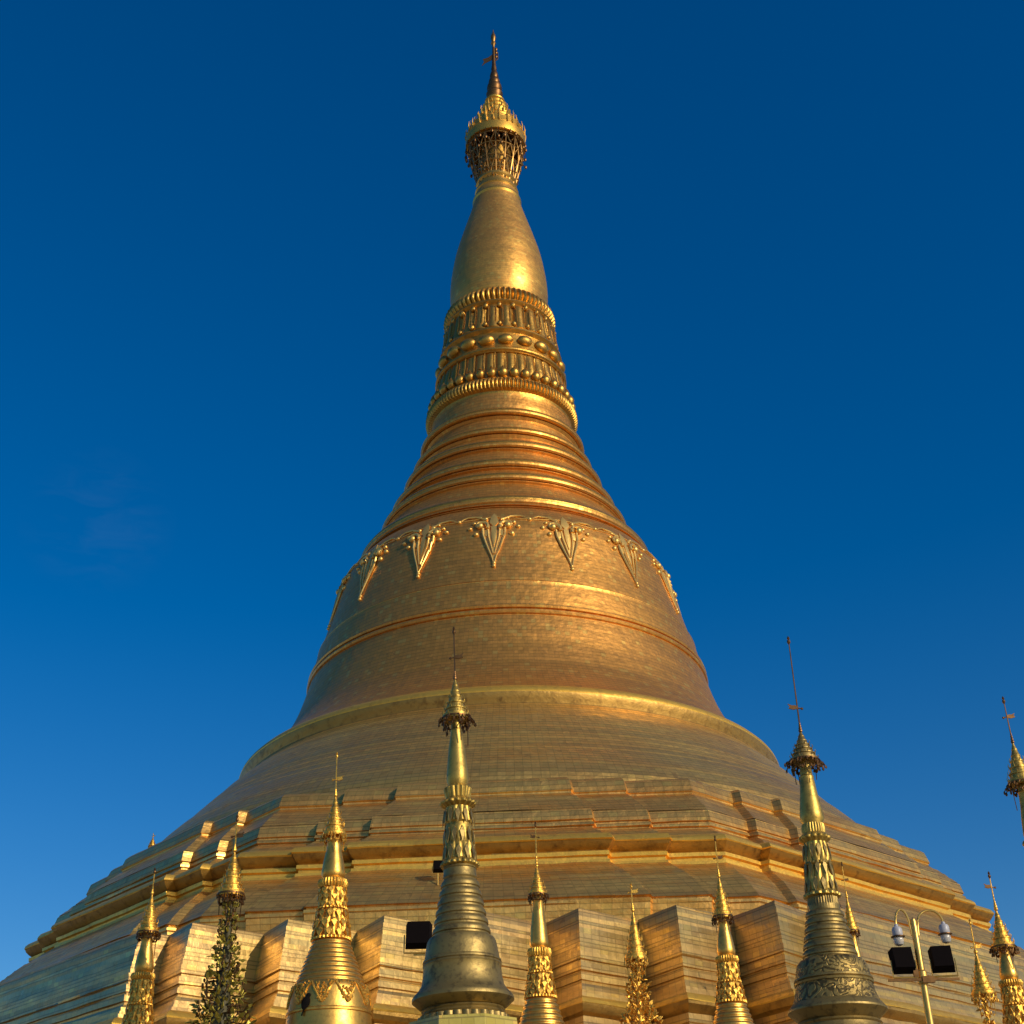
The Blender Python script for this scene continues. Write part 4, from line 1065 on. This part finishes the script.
'S8': {'pos': [8.04, -64.0], 'mat': 'dullcarved', 'tip': 16.752, 'vane': 14.562, 'cone': 13.878, 'rim': [0.399, 12.988], 'secs': [['bulb', [[0.151, 13.07], [0.154, 12.869], [0.169, 12.579], [0.197, 12.542], [0.185, 12.46], [0.199, 12.428], [0.228, 12.11], [0.27, 11.818], [0.318, 11.473], [0.317, 11.336], [0.274, 11.239], [0.263, 11.188]]], ['lotus_collar', [[0.29, 11.208, 0.03, 24], [0.305, 11.094, 0.05, 24], [0.294, 10.962, 0.03, 24], [0.347, 10.92], [0.406, 10.85, 0.07, 14], [0.395, 10.799, 0.07, 14], [0.306, 10.716]]], ['lotus_band', [[0.293, 10.719], [0.287, 10.587, 0.1, 10], [0.313, 10.366, 0.12, 10], [0.328, 10.229, 0.06, 10], [0.328, 10.176], [0.359, 10.115, 0.05, 20], [0.317, 10.074], [0.332, 9.964, 0.06, 10], [0.357, 9.748, 0.1, 10], [0.367, 9.537, 0.06, 10], [0.382, 9.43], [0.465, 9.332, 0.06, 16], [0.47, 9.28, 0.06, 16], [0.391, 9.247]]], ['moulding_rings', [[0.381, 9.275, 0.03, 36], [0.401, 9.065, 0.03, 36], [0.421, 9.034], [0.415, 8.908], [0.432, 8.9], [0.474, 8.865], [0.497, 8.811], [0.495, 8.763], [0.464, 8.741], [0.464, 8.706], [0.473, 8.696], [0.516, 8.662], [0.538, 8.608], [0.536, 8.56], [0.506, 8.538], [0.506, 8.503], [0.515, 8.494], [0.557, 8.46], [0.579, 8.407], [0.577, 8.359], [0.547, 8.337], [0.547, 8.302], [0.556, 8.293], [0.598, 8.259], [0.62, 8.206], [0.618, 8.159], [0.588, 8.137], [0.588, 8.103], [0.597, 8.093], [0.638, 8.06], [0.661, 8.008], [0.659, 7.961], [0.628, 7.939], [0.628, 7.905], [0.637, 7.895], [0.679, 7.862], [0.701, 7.81], [0.699, 7.764], [0.669, 7.742], [0.669, 7.708]]], ['carved_band', [[0.69, 7.7], [0.791, 7.655], [0.867, 7.567], [0.916, 7.412], [0.946, 7.213]]], ['bell_ring', [[0.926, 7.229], [0.979, 7.207], [0.994, 7.157], [0.963, 7.138], [0.996, 7.108], [0.987, 7.062], [0.936, 7.048]]], ['carved_bell', [[0.957, 7.068], [0.995, 6.894], [1.046, 6.719], [1.102, 6.591]]], ['bell_lip', [[1.082, 6.618], [1.122, 6.588], [1.188, 6.506], [1.23, 6.452], [1.234, 6.405], [1.051, 6.249], [0.974, 6.169]]], ['base_moulding', [[1.024, 6.161], [1.061, 6.108], [1.023, 6.068], [1.07, 5.922], [1.192, 5.72], [1.239, 5.576], [1.236, 5.44]]]]},
'S2': {'pos': [-10.211, -50.0], 'tip': 16.461, 'vane': 15.661, 'cone': 15.134, 'rim': [0.473, 13.472], 'env': [[0.145, 13.406], [0.235, 13.062], [0.288, 12.516], [0.34, 11.977], [0.268, 11.818], [0.427, 11.438], [0.6, 10.55], [0.805, 9.677], [1.004, 8.665], [1.161, 7.371], [1.216, 6.435]]},
'S6': {'pos': [4.509, -48.0], 'tip': 14.112, 'vane': 13.772, 'cone': 13.098, 'rim': [0.406, 11.299], 'env': [[0.111, 11.272], [0.183, 10.809], [0.256, 10.513], [0.365, 10.318], [0.419, 10.064], [0.327, 9.871], [0.363, 9.692], [0.507, 9.427], [0.613, 9.136], [0.719, 8.713], [1.063, 7.338], [1.122, 6.364]]},
'S10': {'pos': [16.392, -50.0], 'tip': 11.99, 'vane': 11.007, 'cone': 10.834, 'rim': [0.402, 9.397], 'env': [[0.052, 9.334], [0.052, 9.066], [0.226, 8.961], [0.261, 8.823], [0.225, 8.664], [0.087, 8.601], [0.104, 8.436], [0.276, 8.229], [0.413, 7.819], [0.544, 6.843], [0.606, 5.899]]},
}


LAB = {
    'S3': ("gold stupa with a lace collar on its smooth bell and a black bird before it", "tall"),
    'S5': ("slim gold spire with a long bright bud, next right of the big dull centre stupa", ""),
    'S7': ("slim gold spire standing just left of the tall carved dull stupa", ""),
    'S1': ("leftmost gold spire of all, shining before the left side of the zigzag terrace", ""),
    'S11': ("polished gold spire right of the two-armed lamp post, its rod against the sky", ""),
    'S9': ("small gold spire peeking out behind the right shoulder of the carved dull stupa", ""),
    'S12': ("dark gold spire cut by the right picture edge, its crown high against the sky", ""),
    'S13': ("tiny spire tip poking over the left outline of the great stupa", ""),
    'S4': ("tall weathered stupa with a plain dull bell on a yellow tiled base", ""),
    'S8': ("tall weathered stupa whose dull bell is carved with scrolls, in the right foreground", ""),
}


def small_stupa(key):
    d = STUPAS[key]
    rnd = random.Random(sum(ord(c) for c in key) * 7)
    x, y = d['pos']
    bz = base_height(x, y)
    if key == 'S13':
        bz = d['secs'][-1][1][-1][1] - 0.4
    dull = d['mat'] != 'gold'
    grp = None
    if not dull and key != 'S13':
        grp = "gilded spires round the foot of the great stupa"
    t = thing("small_stupa" if key != 'S13' else "finial_spire", LAB[key][0], "stupa" if key != 'S13' else "spire", (x, y, bz), grp)

    def Z(p_):
        return [(q[0], q[1] - bz) + tuple(q[2:]) for q in p_]
    mg = M['dull'] if dull else M['gold']
    ml = M['dull'] if dull else M['goldlace']
    for name, prof in d['secs']:
        bm = bmesh.new()
        fine = any(len(q) > 2 for q in prof)
        revolve(bm, Z(prof), 240 if fine else 72)
        mat = mg
        if name in ('lotus_collar', 'lotus_band', 'petal_band'):
            mat = ml
        if dull and name in ('bulb', 'lotus_collar', 'lotus_band'):
            mat = M['oldgold']
        if name.startswith('carved'):
            mat = M['dullcarved']
        if name == 'bell' and key == 'S13':
            name = 'body'
        link_mesh(name, bm, mat, t)
    # leafwork on the lotus bands
    bm = bmesh.new()
    for name, prof in d['secs']:
        if name not in ('lotus_band', 'petal_band'):
            continue
        zs = [q[1] for q in prof]
        for lv in (0.18, 0.5, 0.8):
            zz = max(zs) + (min(zs) - max(zs)) * lv
            rr = [q[0] for q in prof if q[1] <= zz + 1e-6][0]
            n = 12
            for k in range(n):
                a = 2 * pi * (k + .5 * (lv == 0.5)) / n
                hh = (max(zs) - min(zs))
                o = Vector((rr * 1.04 * cos(a), rr * 1.04 * sin(a), zz - bz))
                leaf(bm, o + Vector((0, 0, hh * .12)), (0.12 * cos(a), 0.12 * sin(a), -1), (cos(a), sin(a), 0), rr * .36, hh * .26, rr * .03)
                blob(bm, o + Vector((0, 0, hh * .12)), rr * .07, seg=6, rings=5)
    if len(bm.verts):
        link_mesh("leafwork", bm, ml, t, smooth=False)
    else:
        bm.free()
    mats = (M['dull'] if key == 'S8' else M['oldgold'], M['dark'], M['dark']) if dull else (M['goldlace'], M['dark'] if key in ('S1', 'S12') else M['gold'], M['goldlace'])
    if key in ('S5', 'S7', 'S11', 'S9', 'S3'):
        mats = (M['goldlace'], M['goldlace'] if key == 'S3' else M['dark'], M['goldlace'])
    umbrella(t, d['rim'][1] - bz, d['cone'] - bz, d['rim'][0], d['tip'] - bz, d['vane'] - bz, mats, rnd, flare=1.32 if dull else 1.08, flip=-1 if key in ('S5', 'S11', 'S8') else 1)
    # neck stub inside the umbrella
    last = d['secs'][-1][1][-1]
    if key == 'S4':
        r_ = last[0]
        bm = bmesh.new()
        revolve(bm, [(r_ * .9, last[1] - bz + .02), (r_ * 1.22, last[1] - bz), (r_ * 1.26, last[1] - bz - .5), (r_ * 1.34, last[1] - bz - .52), (r_ * 1.38, last[1] - bz - 1.1)], 8, phase=pi / 8)
        link_mesh("tiled_base", bm, M['tile'], t, smooth=False)
        plinth(t, r_ * 1.45, last[1] - bz - 1.1, M['plinth'], 0)
    elif key != 'S13':
        plinth(t, last[0] * 1.15, last[1] - bz, mg if not dull else M['dull'], 0)
    t.rotation_euler = (0, {'S4': -0.022, 'S3': -0.014, 'S8': 0.004}.get(key, 0.0), 0)
    return t, bz


made = {}
for key in ('S4', 'S8', 'S3', 'S5', 'S7', 'S1', 'S11', 'S9', 'S12', 'S13'):
    made[key] = small_stupa(key)

# lace of gold triangles on the shoulder of the large gold bell
t, bz = made['S3']
bell = [s for s in STUPAS['S3']['secs'] if s[0] == 'bell'][0][1]


def prof_r(prof, z):
    for a, b in zip(prof[:-1], prof[1:]):
        if a[1] >= z >= b[1]:
            return a[0] + (b[0] - a[0]) * (a[1] - z) / max(1e-6, a[1] - b[1])
    return prof[0][0]


rnd = random.Random(3)
bm = bmesh.new()
zt = bell[0][1] - 0.05
for k in range(10):
    a0 = 2 * pi * k / 10 + 0.25
    for i in range(90):
        dz = rnd.random() ** 0.8 * 0.75
        wdt = (1 - dz) * 0.30
        u = rnd.uniform(-wdt, wdt)
        zz = zt - dz * 0.95
        r_ = prof_r(bell, zz) + 0.012
        a = a0 + u
        blob(bm, (r_ * cos(a), r_ * sin(a), zz - bz), rnd.uniform(.025, .05), None, rnd.uniform(.03, .06), seg=5, rings=4)
    for sg in (-1, 1):
        pts = []
        for i in range(7):
            q = i / 6
            zz = zt - q * 0.75
            r_ = prof_r(bell, zz) + 0.02
            a = a0 + sg * (1 - q) * 0.31
            pts.append((r_ * cos(a), r_ * sin(a), zz - bz))
        tube(bm, pts, 0.035, 5)
link_mesh("lace_collar", bm, M['goldlace'], t)

# perched bird in front of that bell
def bird(loc, scale, label, rot=0.0):
    b = thing("bird", label, "bird", loc, rot=rot)
    bm = bmesh.new()
    s = scale
    blob(bm, (0, 0, 0.30 * s), 0.22 * s, 0.20 * s, 0.34 * s, rot=Matrix.Rotation(radians(14), 3, 'Y'), seg=12, rings=10)
    blob(bm, (0.12 * s, 0, 0.66 * s), 0.13 * s, 0.11 * s, 0.13 * s, seg=10, rings=8)
    tube(bm, [(0.20 * s, 0, 0.67 * s), (0.40 * s, 0, 0.63 * s)], 0.045 * s, 6, 0.008 * s)
    tube(bm, [(0.04 * s, 0, 0.50 * s), (0.11 * s, 0, 0.62 * s)], 0.12 * s, 10, 0.10 * s)
    box(bm, (-0.12 * s, 0, -0.10 * s), (0.06 * s, 0.15 * s, 0.42 * s), Matrix.Rotation(radians(16), 3, 'Y'))
    for sg in (-1, 1):
        blob(bm, (-0.03 * s, sg * 0.14 * s, 0.26 * s), 0.15 * s, 0.045 * s, 0.34 * s, rot=Matrix.Rotation(radians(18), 3, 'Y'), seg=8, rings=6)
        tube(bm, [(0.03 * s, sg * 0.06 * s, 0.05 * s), (0.04 * s, sg * 0.06 * s, -0.02 * s)], 0.02 * s, 5)
    o = link_mesh("body", bm, M['birdblack'], b, angle=60)
    return b


x3, y3 = STUPAS['S3']['pos']
zz = [q for q in bell if q[1] < 9.6]
azb = radians(-31)
rb = max(q[0] for q in bell[:9]) + 0.03
zb = bell[6][1]
bird((x3 + rb * sin(azb), y3 - rb * cos(azb), zb + 0.02), 0.68, "black bird perched on the ledge of the large gold bell", rot=0.2)


# filigree spires: a stem thick with gold leaves under an umbrella
def filigree(key, label, dense, green):
    d = STUPAS[key]
    rnd = random.Random(len(label))
    x, y = d['pos']
    bz = base_height(x, y)
    t = thing("filigree_spire", label, "spire", (x, y, bz), "leafy filigree spires between the stupas")
    env = [(r, z - bz) for r, z in d['env']]
    bm = bmesh.new()
    revolve(bm, [(max(.05, r * .38), z) for r, z in env] + [(env[-1][0] * .5, 0.0)], 20)
    link_mesh("stem", bm, M['leafdark'] if green else M['goldlace'], t)
    bm = bmesh.new()
    zt, zb_ = env[0][1], env[-1][1]
    n = dense
    for i in range(n):
        q = rnd.random() ** 0.75
        z = zt + (zb_ - zt) * q
        r = prof_r(env, z)
        a = rnd.random() * 2 * pi
        rr = r * rnd.uniform(.35, 1.12)
        size = (0.08 + 0.12 * rnd.random()) * (0.7 + 0.7 * q)
        if green and sin(a * 5 + z * 9) * sin(z * 5.3 + a) > 0.25:
            continue
        o = Vector((rr * cos(a), rr * sin(a), z))
        dr = Vector((cos(a) * rnd.uniform(.2, 1), sin(a) * rnd.uniform(.2, 1), rnd.uniform(-.6, 1.2)))
        leaf(bm, o, dr, (rnd.uniform(-1, 1), rnd.uniform(-1, 1), rnd.uniform(-.6, 1)), size * .8, size * 1.3, 0.012)
    link_mesh("gilded_leaves", bm, M['leafgold'] if green else M['goldlace'], t, smooth=False)
    bm = bmesh.new()
    for i in range(int(n / 9)):
        q = rnd.random() ** 0.8
        z = zt + (zb_ - zt) * q
        r = prof_r(env, z)
        a = rnd.random() * 2 * pi
        p0 = Vector((r * .3 * cos(a), r * .3 * sin(a), z))
        p1 = Vector((r * .9 * cos(a + .2), r * .9 * sin(a + .2), z - .05))
        p2 = Vector((r * 1.05 * cos(a + .3), r * 1.05 * sin(a + .3), z + 0.16))
        tube(bm, [p0, p1, p2], 0.022, 4)
        blob(bm, p2, 0.05, None, .07, seg=5, rings=4)
    link_mesh("branches", bm, M['dark'] if green else M['goldlace'], t)
    umbrella(t, d['rim'][1] - bz, d['cone'] - bz, d['rim'][0], d['tip'] - bz, d['vane'] - bz, (M['goldlace'], M['dark'] if green else M['goldlace'], M['goldlace']), rnd)
    plinth(t, env[-1][0] * .8, env[-1][1], M['goldlace'], 0)
    tube_bm = bmesh.new()
    tube(tube_bm, [(0, 0, env[0][1] - .1), (0, 0, d['rim'][1] - bz + .2)], max(0.05, env[0][0] * .5), 8)
    link_mesh("upper_stem", tube_bm, M['goldlace'], t)


filigree('S2', "spire overgrown with greenish gold leaves, between the leftmost gold spire and the lace-collared stupa", 1500, True)
filigree('S6', "short filigree gold spire between two slim gold spires right of centre", 900, False)
filigree('S10', "small gold umbrella on a thin stem with a knob, right of the lamp post", 260, False)


# ------------------------------------------------------------------ lamp post and floodlights
def floodlight(loc, w, h, label, rot=0.0, tilt=-16, foot=False):
    """black housing seen from behind; loc is the middle of its yoke bar"""
    f_ = thing("floodlight", label, "floodlight", loc, "black floodlights aimed at the great stupa", rot=rot)
    bm = bmesh.new()
    M3 = Matrix.Rotation(radians(tilt), 3, 'X')
    c = Vector((0, 0.05, h * .62))
    # tapered housing: wide front (towards +y, up), narrower back
    fr = [(-w / 2, .14, -h * .42), (w / 2, .14, -h * .42), (w / 2, .14, h * .42), (-w / 2, .14, h * .42)]
    bk_ = [(-w * .44, -.16, -h * .38), (w * .44, -.16, -h * .38), (w * .44, -.16, h * .38), (-w * .44, -.16, h * .38)]
    lip = [(a * 1.04, .17, b * 1.04) for a, _, b in fr]
    rows = [[bm.verts.new(c + M3 @ Vector(p_)) for p_ in q] for q in (bk_, fr, lip)]
    for a in range(2):
        for i in range(4):
            j = (i + 1) % 4
            bm.faces.new((rows[a][i], rows[a][j], rows[a + 1][j], rows[a + 1][i]))
    bm.faces.new(rows[0])
    bm.faces.new(rows[2])
    link_mesh("housing", bm, M['black'], f_, smooth=False)
    bm = bmesh.new()
    tube(bm, [(-w * .56, 0, 0.0), (w * .56, 0, 0.0)], 0.025, 6)
    for sg in (-1, 1):
        tube(bm, [(sg * w * .56, 0, 0), (sg * w * .56, .04, h * .60)], 0.02, 6)
    if foot:
        tube(bm, [(0, 0, 0.02), (0, 0.15, -1.2)], 0.035, 6)
    link_mesh("yoke", bm, M['postgold'], f_)
    return f_


PX = 0.02923
lx, ly = 11.486, -60.0
lamp = thing("lamp_post", "gold lamp post with two curved arms and frosted lamps, right foreground", "lamp post", (lx, ly, GROUND))
def lz(z):
    return z - GROUND
bm = bmesh.new()
revolve(bm, [(0.02, lz(9.66)), (0.07, lz(9.62)), (0.09, lz(9.52)), (0.085, lz(9.46)), (0.095, lz(9.42)), (0.10, lz(8.2)), (0.15, lz(8.15)), (0.15, lz(7.85)), (0.10, lz(7.8)), (0.11, 3.0), (0.2, 1.2), (0.28, 1.1), (0.28, 0.0)], 20)
link_mesh("post", bm, M['postgold'], lamp)
for sg, pk, lp in ((-1, (11.257, 9.921), (10.982, 9.46)), (1, (11.977, 9.904), (12.336, 9.50))):
    bm = bmesh.new()
    a = Vector((sg * 0.10, 0, lz(9.16)))
    a2 = Vector((sg * 0.115, 0, lz(9.45)))
    b = Vector((lp[0] - lx, 0, lz(lp[1] + .02)))
    w = b.x - a2.x
    top = lz(pk[1])
    pts = [a, a + Vector((0, 0, .15)), a2]
    for i in range(1, 13):
        t_ = i / 12
        ang = pi * t_
        x_ = a2.x + w * (0.5 - 0.5 * cos(ang))
        zb0 = a2.z + (b.z - a2.z) * t_
        pts.append(Vector((x_, 0, zb0 + (top - max(a2.z, b.z)) * sin(ang))))
    tube(bm, pts, 0.034, 8)
    link_mesh("curved_arm", bm, M['postgold'], lamp)
    bx, bzv = b.x, b.z
    bm = bmesh.new()
    revolve(bm, [(0.03, .02), (0.05, 0), (0.06, -.05), (0.12, -.08), (0.145, -.13), (0.15, -.28), (0.14, -.31)], 20)
    cap_ = link_mesh("lamp_cap", bm, M['whitecap'], lamp, loc=(bx, 0, bzv))
    bm = bmesh.new()
    revolve(bm, [(0.14, -.31), (0.20, -.33), (0.20, -.35), (0.13, -.36)], 20)
    link_mesh("lamp_gallery", bm, M['dark'], lamp, loc=(bx, 0, bzv))
    bm = bmesh.new()
    revolve(bm, [(0.125, -.36), (0.15, -.42), (0.14, -.50), (0.11, -.565), (0.03, -.60)], 20)
    link_mesh("glass_globe", bm, M['glass'], lamp, loc=(bx, 0, bzv))
bm = bmesh.new()
box(bm, (-.01, -.13, lz(7.92)), (2.0, .06, .07))
box(bm, (0.12, -.14, lz(7.92)), (0.34, .10, .18))
box(bm, (-.2, -.12, lz(8.1)), (0.14, .09, .22))
link_mesh("crossbar", bm, M['dark'], lamp, smooth=False)
floodlight((10.99, -60.13, 7.99), 0.62, 0.80, "left of the two black floodlights on the gold lamp post", rot=0.0)
floodlight((12.10, -60.13, 8.00), 0.62, 0.80, "right of the two black floodlights on the gold lamp post", rot=-0.12)

# floodlight pole behind the dull centre stupa
pl = thing("floodlight_pole", "thin pole half hidden behind the dull centre stupa, carrying a black floodlight", "pole", (-1.6, -57.0, GROUND))
bm = bmesh.new()
tube(bm, [(0, 0, 0), (0, 0, 9.65 - GROUND)], 0.07, 10)
link_mesh("post", bm, M['postgold'], pl)
bm = bmesh.new()
box(bm, (-.65, -.06, 9.62 - GROUND), (1.6, .05, .06))
link_mesh("arm", bm, M['postgold'], pl, smooth=False)
floodlight((-2.90, -57.12, 9.66), 0.78, 0.92, "black floodlight jutting out left of the dull centre stupa's bell", rot=0.0, tilt=-12)
floodlight((-3.63, -32.7, 18.95), 0.50, 0.62, "small black floodlight on the octagonal terrace beside the dull centre stupa's neck", tilt=-12, foot=True)
